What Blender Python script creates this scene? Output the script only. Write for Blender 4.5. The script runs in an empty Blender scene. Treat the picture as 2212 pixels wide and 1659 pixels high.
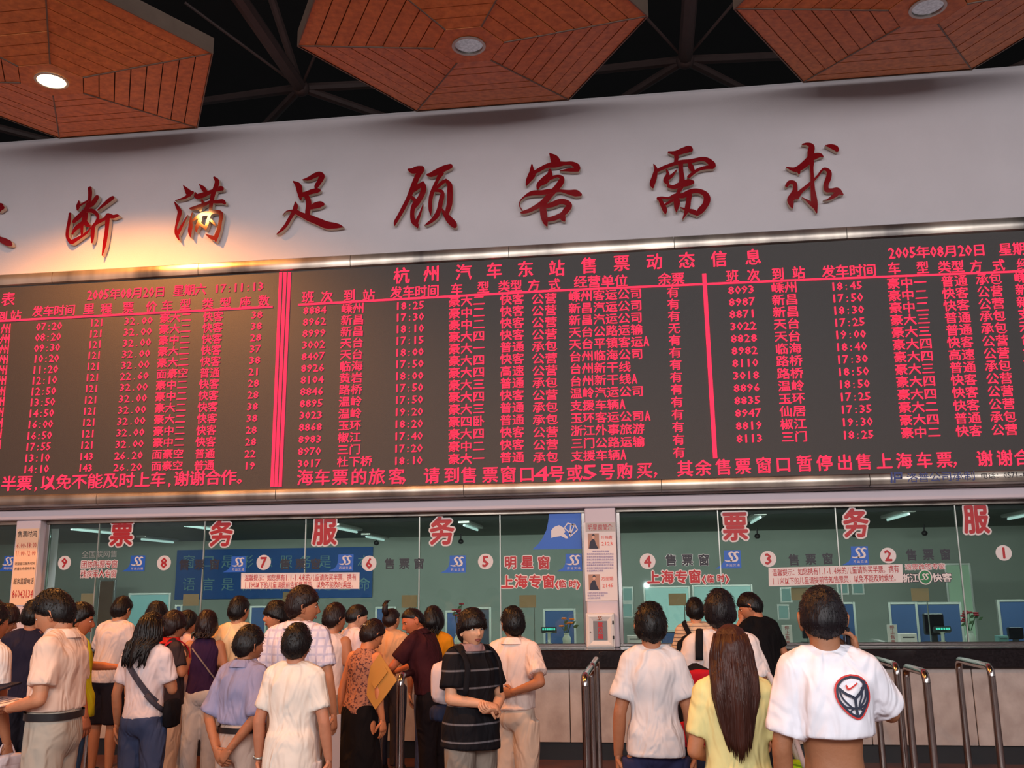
import bpy, math, random, sys
import numpy as np
from mathutils import Vector, Matrix
from mathutils.bvhtree import BVHTree
from mathutils.geometry import tessellate_polygon

SC = bpy.context.scene
COL = SC.collection
# ------------------------------------------------------------------ camera
CX, CY, F = 1106.0, 829.5, 2100.0
YAW, PIT, ROL = [math.radians(a) for a in (7.43, 12.04, -0.648)]
CAM = np.array([0.0, -10.774, 1.68])
def _axes():
    cy, sy, cp, sp, cr, sr = math.cos(YAW), math.sin(YAW), math.cos(PIT), math.sin(PIT), math.cos(ROL), math.sin(ROL)
    fwd = np.array([-sy*cp, cy*cp, sp]); right = np.array([cy, sy, 0.0]); up = np.cross(right, fwd)
    return right*cr+up*sr, -(-right*sr+up*cr), fwd
_R, _D, _W = _axes()
MT = np.array([_R, _D, _W]).T
def ray(x, y): return MT @ np.array([(x-CX)/F, (y-CY)/F, 1.0])
def P(x, y, Y=0.0):
    """point of the vertical plane y=Y seen at photo pixel (x, y)"""
    v = ray(x, y); t = (Y-CAM[1])/v[1]; return CAM+v*t
def PZ(x, y, z):
    v = ray(x, y); t = (z-CAM[2])/v[2]; return CAM+v*t
def PD(x, y, d): return CAM+ray(x, y)*d

cam = bpy.data.cameras.new('camera'); camo = bpy.data.objects.new('camera', cam); COL.objects.link(camo)
cam.sensor_fit = 'HORIZONTAL'; cam.sensor_width = 36.0; cam.lens = 36.0*F/2212.0; cam.clip_end = 200
m = Matrix.Identity(4)
for i in range(3):
    m[i][0] = _R[i]; m[i][1] = -_D[i]; m[i][2] = -_W[i]; m[i][3] = CAM[i]
camo.matrix_world = m
SC.camera = camo
SC.view_settings.view_transform = 'Standard'; SC.view_settings.look = 'None'
SC.view_settings.gamma = 1.0; SC.view_settings.use_curve_mapping = False
SC.view_settings.exposure = 0.0
# ------------------------------------------------------------------ world and hall light
wd = bpy.data.worlds.new('hall_air'); SC.world = wd; wd.use_nodes = True
wd.node_tree.nodes['Background'].inputs[0].default_value = (0.60, 0.58, 0.60, 1)
wd.node_tree.nodes['Background'].inputs[1].default_value = 0.12
def area(name, loc, target, sx, sy, power, color):
    l = bpy.data.lights.new(name, 'AREA'); l.shape = 'RECTANGLE'; l.size = sx; l.size_y = sy
    l.energy = power; l.color = color
    o = bpy.data.objects.new(name, l); COL.objects.link(o); o.location = loc
    o.rotation_euler = (Vector(target)-Vector(loc)).to_track_quat('-Z', 'Y').to_euler(); return o
area('daylight_fill_back', (-1.0, -20.2, 7.2), (-1.0, 0, 3.6), 20, 3.4, 2350, (1.0, 0.965, 0.96))  # added fill for daylight from behind, raised clear of the glass reflections
area('daylight_fill_side', (11.0, -12.5, 7.6), (-2, -2, 2.4), 9, 2.4, 330, (0.92, 0.95, 1.0))  # added unseen side fill, no window behind it
def spot(name, loc, target, power, color, angle=150, blend=0.6, size=0.12):
    l = bpy.data.lights.new(name, 'SPOT'); l.energy = power; l.color = color
    l.spot_size = math.radians(angle); l.spot_blend = blend; l.shadow_soft_size = size
    o = bpy.data.objects.new(name, l); COL.objects.link(o); o.location = loc
    o.rotation_euler = (Vector(target)-Vector(loc)).to_track_quat('-Z', 'Y').to_euler(); return o
# the photographer's flash
fl = spot('camera_flash', (0.06, -10.80, 1.78), (-1.2, 0, 3.0), 66, (0.95, 0.97, 1.0), 100, 0.9, 0.03)

# ------------------------------------------------------------------ materials
MATS = {}
def lin(c):
    return tuple(((x/255.0)/12.92 if x/255.0 <= 0.04045 else ((x/255.0+0.055)/1.055)**2.4) for x in c)
def mat(name, col, rough=0.6, metal=0.0, noise=0.0, scale=8.0, bump=0.0, bscale=None, spec=0.5, emis=None, estr=0.0,
        aniso=None, stretch=None, col2=None, coat=0.0, sheen=0.0, srgb=True, detail=4.0):
    if name in MATS: return MATS[name]
    m = bpy.data.materials.new(name); m.use_nodes = True; MATS[name] = m
    nt = m.node_tree; b = nt.nodes['Principled BSDF']
    c = lin(col) if srgb else col
    b.inputs['Base Color'].default_value = (*c, 1); b.inputs['Roughness'].default_value = rough
    b.inputs['Metallic'].default_value = metal; b.inputs['Specular IOR Level'].default_value = spec
    if coat: b.inputs['Coat Weight'].default_value = coat
    if sheen: b.inputs['Sheen Weight'].default_value = sheen
    if emis is not None:
        b.inputs['Emission Color'].default_value = (*emis, 1); b.inputs['Emission Strength'].default_value = estr
    if noise or bump:
        tc = nt.nodes.new('ShaderNodeTexCoord'); mp = nt.nodes.new('ShaderNodeMapping')
        nt.links.new(tc.outputs['Object'], mp.inputs[0])
        if stretch: mp.inputs['Scale'].default_value = stretch
    if noise:
        n = nt.nodes.new('ShaderNodeTexNoise'); n.inputs['Scale'].default_value = scale; n.inputs['Detail'].default_value = detail
        nt.links.new(mp.outputs[0], n.inputs['Vector'])
        r = nt.nodes.new('ShaderNodeValToRGB')
        c2 = (lin(col2) if srgb else col2) if col2 else tuple(x*(1-noise) for x in c)
        r.color_ramp.elements[0].position = 0.3; r.color_ramp.elements[1].position = 0.7
        r.color_ramp.elements[0].color = (*c2, 1); r.color_ramp.elements[1].color = (*c, 1)
        nt.links.new(n.outputs[0], r.inputs[0]); nt.links.new(r.outputs[0], b.inputs['Base Color'])
    if bump:
        n = nt.nodes.new('ShaderNodeTexNoise'); n.inputs['Scale'].default_value = bscale or scale; n.inputs['Detail'].default_value = 3
        nt.links.new(mp.outputs[0], n.inputs['Vector'])
        bp = nt.nodes.new('ShaderNodeBump'); bp.inputs['Strength'].default_value = bump; bp.inputs['Distance'].default_value = 0.02
        nt.links.new(n.outputs[0], bp.inputs['Height']); nt.links.new(bp.outputs[0], b.inputs['Normal'])
    return m
def cloth(col, rough=0.85, pat=None, col2=None, freq=20.0, fold=0.9):
    """woven cloth: colour, fine weave, soft folds; pat 'lines' / 'check' / 'blotch' for printed fabric"""
    key = 'cloth_%s_%s_%s_%s' % (col, pat, col2, freq)
    if key in MATS: return MATS[key]
    m = mat(key, col, rough, noise=0.10, scale=14, bump=0, spec=0.15)
    nt = m.node_tree; b = nt.nodes['Principled BSDF']
    tc = nt.nodes.new('ShaderNodeTexCoord')
    mp = nt.nodes.new('ShaderNodeMapping'); mp.inputs['Scale'].default_value = (1, 1, 0.45)
    nt.links.new(tc.outputs['Object'], mp.inputs[0])
    n = nt.nodes.new('ShaderNodeTexNoise'); n.inputs['Scale'].default_value = 9; n.inputs['Detail'].default_value = 2; n.inputs['Distortion'].default_value = 0.8
    nt.links.new(mp.outputs[0], n.inputs['Vector'])
    bp = nt.nodes.new('ShaderNodeBump'); bp.inputs['Strength'].default_value = fold; bp.inputs['Distance'].default_value = 0.05
    nt.links.new(n.outputs[0], bp.inputs['Height']); nt.links.new(bp.outputs[0], b.inputs['Normal'])
    if pat:
        base = b.inputs['Base Color'].links[0].from_socket
        mix = nt.nodes.new('ShaderNodeMix'); mix.data_type = 'RGBA'
        nt.links.new(base, mix.inputs[6]); mix.inputs[7].default_value = (*lin(col2), 1)
        if pat == 'blotch':
            t = nt.nodes.new('ShaderNodeTexNoise'); t.inputs['Scale'].default_value = freq; t.inputs['Detail'].default_value = 2
            nt.links.new(tc.outputs['Object'], t.inputs['Vector'])
            r = nt.nodes.new('ShaderNodeValToRGB'); r.color_ramp.elements[0].position = 0.52; r.color_ramp.elements[1].position = 0.6
            nt.links.new(t.outputs[0], r.inputs[0]); nt.links.new(r.outputs[0], mix.inputs[0])
        else:
            def wave(ax, thr):
                w = nt.nodes.new('ShaderNodeTexWave'); w.bands_direction = ax; w.inputs['Scale'].default_value = freq
                nt.links.new(tc.outputs['Object'], w.inputs['Vector'])
                r = nt.nodes.new('ShaderNodeValToRGB'); r.color_ramp.elements[0].position = thr; r.color_ramp.elements[1].position = min(0.999, thr+0.04)
                nt.links.new(w.outputs[0], r.inputs[0]); return r.outputs[0]
            if pat == 'lines': nt.links.new(wave('Z', 0.955 if freq < 5 else 0.86), mix.inputs[0])
            elif pat == 'stripes': nt.links.new(wave('X', 0.6), mix.inputs[0])
            else:
                mx = nt.nodes.new('ShaderNodeMath'); mx.operation = 'MAXIMUM'
                nt.links.new(wave('Z', 0.8), mx.inputs[0]); nt.links.new(wave('X', 0.8), mx.inputs[1])
                ml = nt.nodes.new('ShaderNodeMath'); ml.operation = 'MULTIPLY'; ml.inputs[1].default_value = 0.6
                nt.links.new(mx.outputs[0], ml.inputs[0]); nt.links.new(ml.outputs[0], mix.inputs[0])
        nt.links.new(mix.outputs[2], b.inputs['Base Color'])
    return m

# ------------------------------------------------------------------ mesh building
class MB:
    def __init__(s): s.v = []; s.f = []; s.mi = []
    def add(s, vs, fs, mi=0):
        o = len(s.v); s.v.extend([(float(v[0]), float(v[1]), float(v[2])) for v in vs])
        s.f.extend([tuple(i+o for i in f) for f in fs]); s.mi.extend([mi]*len(fs)); return s
    def box(s, a, b, mi=0, bev=0.0):
        x0, y0, z0 = a; x1, y1, z1 = b
        if bev <= 0:
            vs = [(x, y, z) for z in (z0, z1) for y in (y0, y1) for x in (x0, x1)]
            return s.add(vs, [(0, 2, 3, 1), (4, 5, 7, 6), (0, 1, 5, 4), (2, 6, 7, 3), (0, 4, 6, 2), (1, 3, 7, 5)], mi)
        # bevelled in plan and elevation: three stacked rings
        bm = bev
        def rg(z, i): return [(x0+i+bm, y0+i, z), (x1-i-bm, y0+i, z), (x1-i, y0+i+bm, z), (x1-i, y1-i-bm, z), (x1-i-bm, y1-i, z), (x0+i+bm, y1-i, z), (x0+i, y1-i-bm, z), (x0+i, y0+i+bm, z)]
        return s.loft([rg(z0, bm), rg(z0+bm, 0), rg(z1-bm, 0), rg(z1, bm)], mi)
    def obox(s, c, ax, mi=0):
        """oriented box: centre and three half-axis vectors"""
        c = np.array(c, float); ax = [np.array(a, float) for a in ax]
        vs = [c+i*ax[0]+j*ax[1]+k*ax[2] for k in (-1, 1) for j in (-1, 1) for i in (-1, 1)]
        return s.add(vs, [(0, 2, 3, 1), (4, 5, 7, 6), (0, 1, 5, 4), (2, 6, 7, 3), (0, 4, 6, 2), (1, 3, 7, 5)], mi)
    def loft(s, rings, mi=0, cap=True):
        n = len(rings[0]); vs = [p for r in rings for p in r]; fs = []
        for k in range(len(rings)-1):
            for i in range(n):
                j = (i+1) % n; fs.append((k*n+i, k*n+j, (k+1)*n+j, (k+1)*n+i))
        if cap: fs.append(tuple(range(n))[::-1]); fs.append(tuple((len(rings)-1)*n+i for i in range(n)))
        return s.add(vs, fs, mi)
    def tube(s, pts, rad, seg=8, mi=0, round_ends=False, flat=1.0, up=None):
        pts = [np.array(p, float) for p in pts]
        if not hasattr(rad, '__len__'): rad = [rad]*len(pts)
        rad = list(rad)
        if round_ends:
            def ext(p, q, r):
                d = p-q; d /= (np.linalg.norm(d)+1e-9)
                return [(p+d*r*0.95, r*0.25), (p+d*r*0.7, r*0.7)]
            a = ext(pts[0], pts[1], rad[0]); b = ext(pts[-1], pts[-2], rad[-1])
            pts = [a[0][0], a[1][0]]+pts+[b[1][0], b[0][0]]; rad = [a[0][1], a[1][1]]+rad+[b[1][1], b[0][1]]
        T = []
        for i in range(len(pts)):
            d = pts[min(i+1, len(pts)-1)]-pts[max(i-1, 0)]; T.append(d/(np.linalg.norm(d)+1e-9))
        ref = np.array(up, float) if up is not None else (np.array([0, 0, 1.0]) if abs(T[0][2]) < 0.9 else np.array([0, 1.0, 0]))
        rings = []; u = None
        for p, t, r in zip(pts, T, rad):
            b = ref if u is None else u
            u = b-t*np.dot(b, t); nu = np.linalg.norm(u)
            if nu < 1e-6: u = np.cross(t, [1.0, 0.1, 0]); nu = np.linalg.norm(u)
            u = u/nu; w = np.cross(t, u)
            rings.append([p+(u*math.cos(a)*flat+w*math.sin(a))*r for a in [2*math.pi*k/seg for k in range(seg)]])
        return s.loft(rings, mi)
    def ell(s, c, r, seg=12, rng=8, mi=0, rot=None):
        rings = []; c = np.array(c, float)
        for k in range(1, rng):
            th = math.pi*k/rng
            ring = [np.array([r[0]*math.sin(th)*math.cos(a), r[1]*math.sin(th)*math.sin(a), -r[2]*math.cos(th)]) for a in [2*math.pi*i/seg for i in range(seg)]]
            if rot is not None: ring = [rot @ q for q in ring]
            rings.append([c+q for q in ring])
        return s.loft(rings, mi)
    def prism(s, poly, y0, y1, mi=0):
        """polygon of (x, z) extruded between y0 and y1 (fronts face -y when y1<y0)"""
        n = len(poly); tris = tessellate_polygon([[Vector((p[0], p[1], 0)) for p in poly]])
        vs = [(p[0], y0, p[1]) for p in poly]+[(p[0], y1, p[1]) for p in poly]
        fs = [tuple(t) for t in tris]+[tuple(i+n for i in t[::-1]) for t in tris]
        fs += [(i, (i+1) % n, n+(i+1) % n, n+i) for i in range(n)]
        return s.add(vs, fs, mi)
    def lathe(s, prof, c=(0, 0, 0), seg=20, mi=0, cap=True):
        return s.loft([[(c[0]+r*math.cos(a), c[1]+r*math.sin(a), c[2]+z) for a in [2*math.pi*k/seg for k in range(seg)]] for r, z in prof], mi, cap)
    def mesh(s, name, smooth=False):
        me = bpy.data.meshes.new(name); me.from_pydata(s.v, [], s.f); me.update()
        if smooth: me.polygons.foreach_set('use_smooth', [True]*len(me.polygons))
        return me
    def build(s, name, mats, parent=None, smooth=False, label=None, world=False, recalc=True):
        v = s.v
        if parent is not None and world:
            L = parent.location
            if parent.parent is not None: L = L+parent.parent.location
            v = [(a-L[0], b-L[1], c-L[2]) for a, b, c in v]
        me = bpy.data.meshes.new(name); me.from_pydata(v, [], s.f); me.update()
        if recalc:
            import bmesh
            bm = bmesh.new(); bm.from_mesh(me); bmesh.ops.recalc_face_normals(bm, faces=bm.faces); bm.to_mesh(me); bm.free()
        if not isinstance(mats, (list, tuple)): mats = [mats]
        for mm in mats: me.materials.append(mm)
        if len(mats) > 1: me.polygons.foreach_set('material_index', s.mi)
        if smooth:
            me.polygons.foreach_set('use_smooth', [True]*len(me.polygons))
            if smooth != 'all': me.set_sharp_from_angle(angle=math.radians(40))
        o = bpy.data.objects.new(name, me); COL.objects.link(o)
        if parent is not None: o.parent = parent
        if label: o['label'] = label
        return o
def thing(name, label, cat, loc=(0, 0, 0), group=None, rz=0.0):
    o = bpy.data.objects.new(name, None); COL.objects.link(o); o.location = [float(c) for c in loc]; o.rotation_euler = (0, 0, rz)
    o.empty_display_size = 0.1
    o['label'] = label; o['category'] = cat
    if group: o['group'] = group
    return o
def tag(o, label, cat, group=None):
    o['label'] = label; o['category'] = cat
    if group: o['group'] = group
    return o
def struct(o): o['kind'] = 'structure'; return o
def dup(o, parent=None):
    c = o.copy(); COL.objects.link(c)
    if parent is not None: c.parent = parent
    for ch in [x for x in o.children]: dup(ch, c)
    return c

# ------------------------------------------------------------------ glyphs
GL = {}
def need(chars, bold=0):
    for ch in chars:
        if ch != ' ' and ch not in GL: GL[ch] = None
def make_glyphs():
    tmp = []
    for ch in [c for c in GL if GL[c] is None]:
        cu = bpy.data.curves.new('g', 'FONT'); cu.body = ch; cu.resolution_u = 1
        o = bpy.data.objects.new('g', cu); COL.objects.link(o); tmp.append((ch, o, cu))
    bpy.context.view_layer.update(); dg = bpy.context.evaluated_depsgraph_get()
    for ch, o, cu in tmp:
        me = bpy.data.meshes.new_from_object(o.evaluated_get(dg))
        v = np.array([(p.co.x, p.co.y) for p in me.vertices]); f = [tuple(p.vertices) for p in me.polygons]
        GL[ch] = (v, f); bpy.data.meshes.remove(me)
    for ch, o, cu in tmp: bpy.data.objects.remove(o); bpy.data.curves.remove(cu)
WIDE = {}
def cw(ch):
    if ch in ',.:；': return 0.5
    return 0.5 if ord(ch) < 0x2000 else 1.0
def put(mb, ch, c, h, w, Y, bold, bx=(1, 0, 0), bz=(0, 0, 1), mi=0):
    """one glyph in a cell centred at c (3D), cell height h and width w, drawn on the plane bx, bz"""
    if ch == ' ': return
    if GL.get(ch) is None: need(ch); make_glyphs()
    v, f = GL[ch]
    if len(v) == 0: return
    if ord(ch) < 0x2000 and ch not in ',.:-()':
        cxg = (v[:, 0].min()+v[:, 0].max())/2; czg = (v[:, 1].min()+v[:, 1].max())/2
        gw = max(v[:, 0].max()-v[:, 0].min(), 0.42); gh = max(v[:, 1].max()-v[:, 1].min(), 0.6)
        sx, sz = w*0.86/gw, h*0.86/gh
    elif ord(ch) < 0x2000:
        cxg = (v[:, 0].min()+v[:, 0].max())/2; czg = 0.35; sx = w/0.55; sz = h/0.85
    else:
        cxg, czg = 0.5, 0.38
        if ch in '，。：': cxg, czg = 0.5, 0.38
        sx, sz = w/0.98, h/0.98
    bx = np.array(bx, float); bz = np.array(bz, float); c = np.array(c, float)
    # weight: copies spread by the pen width, each a hair in front of the last
    sp = [(0, 0)] if bold < 0.01 else ([(-bold, -bold*0.6), (bold, bold*0.6), (0, 0)] if bold < 0.028 else [(bold*math.cos(a), bold*math.sin(a)) for a in (0.4, 1.45, 2.5, 3.54, 4.6, 5.64)])
    nrm = np.cross(bx, bz); nrm = nrm/np.linalg.norm(nrm); hh = abs(sz)
    base = (v-[cxg, czg])*[sx, sz]
    for k, (dx, dz) in enumerate(sp):
        q = base+[dx*hh, dz*hh]; mb.layer = getattr(mb, 'layer', 0)+1
        mb.add(c+np.outer(q[:, 0], bx)+np.outer(q[:, 1], bz)+nrm*(0.00006*(mb.layer % 61)), f, mi)
def pxs(x, y, Y): return float(P(x+0.5, y, Y)[0]-P(x-0.5, y, Y)[0])
def pxh(x, y, Y): return float(P(x, y-0.5, Y)[2]-P(x, y+0.5, Y)[2])
def line_px(mb, s, xl, yl, xr, yr, h, Y, bold, mi=0, gap=0.0):
    """string laid between two pixels (left end, right end), cell height h px"""
    A, B = P(xl, yl, Y), P(xr, yr, Y); tot = sum(cw(c) for c in s); t = 0.0
    W = B[0]-A[0]; H = h*pxh((xl+xr)/2, (yl+yr)/2, Y)
    for ch in s:
        k = cw(ch); u = (t+k/2)/tot; c = A+(B-A)*u; put(mb, ch, c, H, W*k/tot*(1-gap), Y, bold, mi=mi); t += k
# ------------------------------------------------------------------ all the writing in the hall
NF = 14
TL_TIME = '07:20 08:20 09:30 10:20 11:20 12:10 12:50 13:50 14:50 16:00 16:50 17:55 13:10 14:10'.split()
TL_KM = ['121']*12+['143']*2
TL_FARE = ['32.00']*5+['22.60']+['32.00']*6+['26.20']*2
TL_TYPE = '豪大二 豪大二 豪中二 豪大二 豪大二 面豪空 豪中二 豪中二 豪大二 豪大二 豪中二 豪中二 面豪空 面豪空'.split()
TL_CLASS = ['快客']*5+['普通']+['快客']*6+['普通']*2
TL_SEAT = '38 38 28 37 38 21 28 28 38 38 28 28 22 19'.split()
TC_NO = '8884 8962 8999 3002 8407 8926 8104 8846 8895 3023 8868 8983 8970 3017'.split()
TC_TO = '嵊州 新昌 新昌 天台 天台 临海 黄岩 路桥 温岭 温岭 玉环 椒江 三门 杜下桥'.split()
TC_TIME = '18:25 17:30 18:10 17:15 18:00 17:50 18:00 17:50 17:50 19:20 18:20 17:40 17:20 18:10'.split()
TC_TYPE = '豪大二 豪中二 豪中二 豪大四 豪大一 豪大四 豪大四 豪大三 豪大四 豪大三 豪四卧 豪大四 豪中二 豪大一'.split()
TC_CLASS = '快客 快客 快客 快客 普通 快客 高速 普通 快客 普通 普通 快客 快客 普通'.split()
TC_WAY = '公营 公营 公营 公营 承包 公营 公营 承包 公营 承包 承包 公营 公营 承包'.split()
TC_FIRM = '嵊州客运公司 新昌汽运公司 新昌汽运公司 天台公路运输 天台平镇客运A 台州临海公司 台州新干线 台州新干线A 温岭汽运公司 支援车辆A 玉环客运公司A 浙江外事旅游 三门公路运输 支援车辆A'.split()
TC_LEFT = ['有']*3+['无']+['有']*10
TR_NO = '8093 8987 8871 3022 8828 8982 8110 3018 8896 8835 8947 8819 8113'.split()
TR_TO = '嵊州 新昌 新昌 天台 天台 临海 路桥 路桥 温岭 玉环 仙居 椒江 三门'.split()
TR_TIME = '18:45 17:50 18:30 17:25 19:00 18:40 17:30 18:50 18:50 17:25 17:35 19:30 18:25'.split()
TR_TYPE = '豪中一 豪中二 豪中二 豪大三 豪大三 豪大四 豪大四 豪大三 豪大四 豪大四 豪大二 豪大四 豪中二'.split()
TR_CLASS = '普通 快客 快客 普通 普通 快客 高速 普通 快客 快客 快客 普通 快客'.split()
TR_WAY = '承包 公营 公营 承包 承包 公营 公营 承包 公营 公营 公营 承包 公营'.split()
TR_FIRM = '嵊 新 新 支 天 台 台 支 温 玉 仙 椒 三'.split()
BL = 0.020
led_all = ''.join(TL_TIME+TL_KM+TL_FARE+TL_TYPE+TL_CLASS+TL_SEAT+TC_NO+TC_TO+TC_TYPE+TC_CLASS+TC_WAY+TC_FIRM+TC_LEFT+TR_TO+TR_FIRM)
led_all += '表2005年08月20日星期六17:11:13到站发车时间里程票价车型类型座数湖半票,以免不能及时上车谢谢合作。杭州汽车东站售票动态信息班次方式经营单位余票'
led_all += '海车票的旅客，请到售票窗口4号或5号购买，其余售票窗口暂停出售上海车票，谢谢合'
need(set(led_all), BL)
N1 = '温馨提示：如您携有1.1-1.4米的儿童请购买半票，携有'
N2 = '1.1米以下的儿童请提前告知售票员，以免不能及时乘坐。'
small = '洛普公司承制电话：0571-85售票窗' + N1 + N2 + '全国联网售团体购残疾军人专窗明星简介叶鸣青2123方丽娟45意见箱停止时间600-18:00112:0监督86043134务退改签浙江快客语言是桥梁窗口形象务根本质量生命上海(临时)苏运交通'
need(set(small))
need(set('票务服123456789售票窗明星上海专窗(临时)意见箱'))
need(set('票务服售票窗明星上海专窗(临时)浙江快客全国联网团体购残疾军人退改签'))
need(set('(临时)全国联网售团体购票专窗残疾军人退改签浙江快客停止意见箱'))
make_glyphs()
# ------------------------------------------------------------------ materials of the building
M_plaster = mat('grey_plaster', (194, 188, 192), 0.85, noise=0.05, scale=2.0, bump=0.12, bscale=60)
M_beam = mat('white_paint', (205, 192, 200), 0.6, noise=0.05, scale=3)
M_steel = mat('brushed_steel', (214, 202, 188), 0.34, 0.85, noise=0.3, scale=1.6, stretch=(1.0, 1, 0.15), col2=(84, 80, 80))  # dark and bright patches in the colour imitate uneven reflections
M_chrome = mat('polished_tube', (190, 182, 178), 0.19, 1.0, noise=0.12, scale=6)
M_dark = mat('dark_trim', (26, 24, 26), 0.5)
M_screen = mat('led_screen', (42, 37, 35), 0.66, noise=0.25, scale=90, spec=0.9, bump=0.15, bscale=220)
M_led = mat('lit_led', (70, 8, 14), 0.9, spec=0.0, emis=(1.0, 0.030, 0.075), estr=1.7)
M_red = mat('red_acrylic', (122, 16, 24), 0.085, spec=0.45, noise=0.12, scale=3)
M_cream = mat('cream_edge', (196, 178, 158), 0.5)
M_counter = mat('black_granite', (16, 15, 18), 0.14, noise=0.5, scale=60, col2=(34, 32, 36), spec=0.6)
M_stone = mat('beige_marble', (184, 172, 166), 0.3, noise=0.2, scale=5, col2=(156, 142, 136), bump=0.05, bscale=40, stretch=(1.2, 1, 1), detail=8)
M_plinth = mat('black_plinth', (20, 18, 22), 0.4)
M_floor = mat('red_brown_floor', (104, 66, 52), 0.22, noise=0.3, scale=3, col2=(70, 42, 34), spec=0.6)
M_wood = mat('orange_wood', (212, 132, 72), 0.5, noise=0.3, scale=2.2, stretch=(7, 7, 2), col2=(174, 102, 54), bump=0.06, bscale=12)
M_fascia = mat('grey_fascia', (112, 96, 84), 0.6, noise=0.15, scale=8)
M_joint = mat('dark_joint', (22, 15, 12), 0.9)
M_truss = mat('brown_truss', (58, 44, 42), 0.6, noise=0.2, scale=6)
M_deck = mat('black_deck', (20, 22, 24), 0.9, noise=0.2, scale=2)
M_white = mat('white_sticker', (220, 208, 206), 0.5)
M_redt = mat('red_print', (176, 26, 34), 0.5)
M_dkt = mat('dark_print', (34, 32, 44), 0.5)
M_bluet = mat('blue_print', (34, 50, 120), 0.5)
M_blue = mat('blue_sticker', (24, 92, 190), 0.45)
M_tan = mat('tan_paper', (190, 150, 116), 0.7, noise=0.08, scale=20)
M_pale = mat('pale_print', (120, 160, 165), 0.6)
M_banner = mat('blue_banner', (12, 84, 158), 0.6, noise=0.12, scale=3)
M_iwall = mat('office_wall', (160, 168, 158), 0.8, noise=0.08, scale=2)
M_iceil = mat('office_ceiling', (124, 134, 124), 0.9, noise=0.1, scale=3)
M_tube = mat('office_tube', (200, 225, 225), 0.4, emis=(0.75, 1.0, 0.95), estr=0.55)
M_part = mat('blue_partition', (28, 54, 92), 0.8, noise=0.1, scale=30)
M_alu = mat('pale_aluminium', (170, 172, 166), 0.35, 0.7)
M_monitor = mat('dark_plastic', (24, 28, 34), 0.4)
M_glow = mat('green_digits', (10, 40, 34), 0.5, emis=(0.1, 1.0, 0.7), estr=0.9)
M_leaf = mat('green_leaf', (44, 84, 36), 0.6, noise=0.3, scale=10)
M_petal = mat('red_petal', (150, 24, 44), 0.6, noise=0.2, scale=12)
M_vase = mat('pale_vase', (186, 190, 180), 0.3)
M_skin_dummy = None
# glass that tints and mirrors a little
def glass_mat():
    m = bpy.data.materials.new('office_glass'); m.use_nodes = True; nt = m.node_tree; nt.nodes.clear()
    o = nt.nodes.new('ShaderNodeOutputMaterial'); t = nt.nodes.new('ShaderNodeBsdfTransparent'); g = nt.nodes.new('ShaderNodeBsdfGlossy')
    t.inputs[0].default_value = (0.80, 0.88, 0.85, 1); g.inputs[0].default_value = (0.9, 1.0, 0.97, 1); g.inputs[1].default_value = 0.02
    fr = nt.nodes.new('ShaderNodeFresnel'); fr.inputs[0].default_value = 1.45
    mx = nt.nodes.new('ShaderNodeMixShader'); nt.links.new(fr.outputs[0], mx.inputs[0]); nt.links.new(t.outputs[0], mx.inputs[1]); nt.links.new(g.outputs[0], mx.inputs[2])
    nt.links.new(mx.outputs[0], o.inputs[0]); return m
M_glass = glass_mat()

# ------------------------------------------------------------------ key levels measured on the wall
XL, XR = -9.3, 5.8
YF, YS, YG = -0.20, -0.165, 0.15
z_bt = 5.605; z_bb = 2.715                          # board frame, top and bottom
z_it = float(P(1180, 556, YS)[2]); z_ib = float(P(1180, 1041, YS)[2])
z_beam = float(P(1180, 1099, 0)[2]); z_wtop = z_beam
z_top = float(P(1110, 221, 0)[2])
z_ct = float(P(1200, 1404, -0.42)[2]); z_cb = float(P(1200, 1444.5, -0.42)[2]); z_pb = float(P(1200, 1604, -0.38)[2])
z_sill = z_ct

# floor, hall walls, roof deck
b = MB(); b.box((-14, -21, -0.12), (12, 0.1, 0)); struct(b.build('floor', M_floor))
b = MB(); b.box((-14.3, -21, 0), (-14, 9, 9.6)); struct(b.build('wall_left', M_plaster))
b = MB(); b.box((12, -21, 0), (12.3, 9, 9.6)); struct(b.build('wall_right', M_plaster))
b = MB(); b.box((-14.3, -21.3, 0), (12.3, -21, 9.6)); struct(b.build('wall_back', M_plaster))
b = MB(); b.box((-14.3, -21.3, 9.6), (12.3, 9, 9.8)); struct(b.build('ceiling', M_deck))
# the big plaster frieze with a rounded top edge
b = MB(); prof = [(0.0, z_bb-0.02), (0.0, z_top-0.05), (0.015, z_top-0.012), (0.05, z_top), (0.45, z_top), (0.45, z_bb-0.02)]
b.loft([[(x, y, z) for y, z in prof] for x in (-13.9, 11.9)]); fr = struct(b.build('wall_front', M_plaster))
# beam over the windows
b = MB(); b.box((-13.9, -0.03, z_beam), (11.9, 0.44, z_bb-0.03), bev=0.012); struct(b.build('trim_1', M_beam))
# piers
def pier(n, xa, xb):
    b = MB(); b.box((xa, 0.0, z_sill), (xb, 0.40, z_beam), bev=0.01); return struct(b.build('trim_%d' % n, M_beam))
pL = (P(37, 1111, 0)[0], P(89, 1111, 0)[0]); pC = (P(1262, 1101, 0)[0], P(1329, 1100, 0)[0])
pier(2, *pL); pier(3, *pC)
pier(4, -13.9, -9.4); pier(5, 5.9, 11.9)
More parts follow.
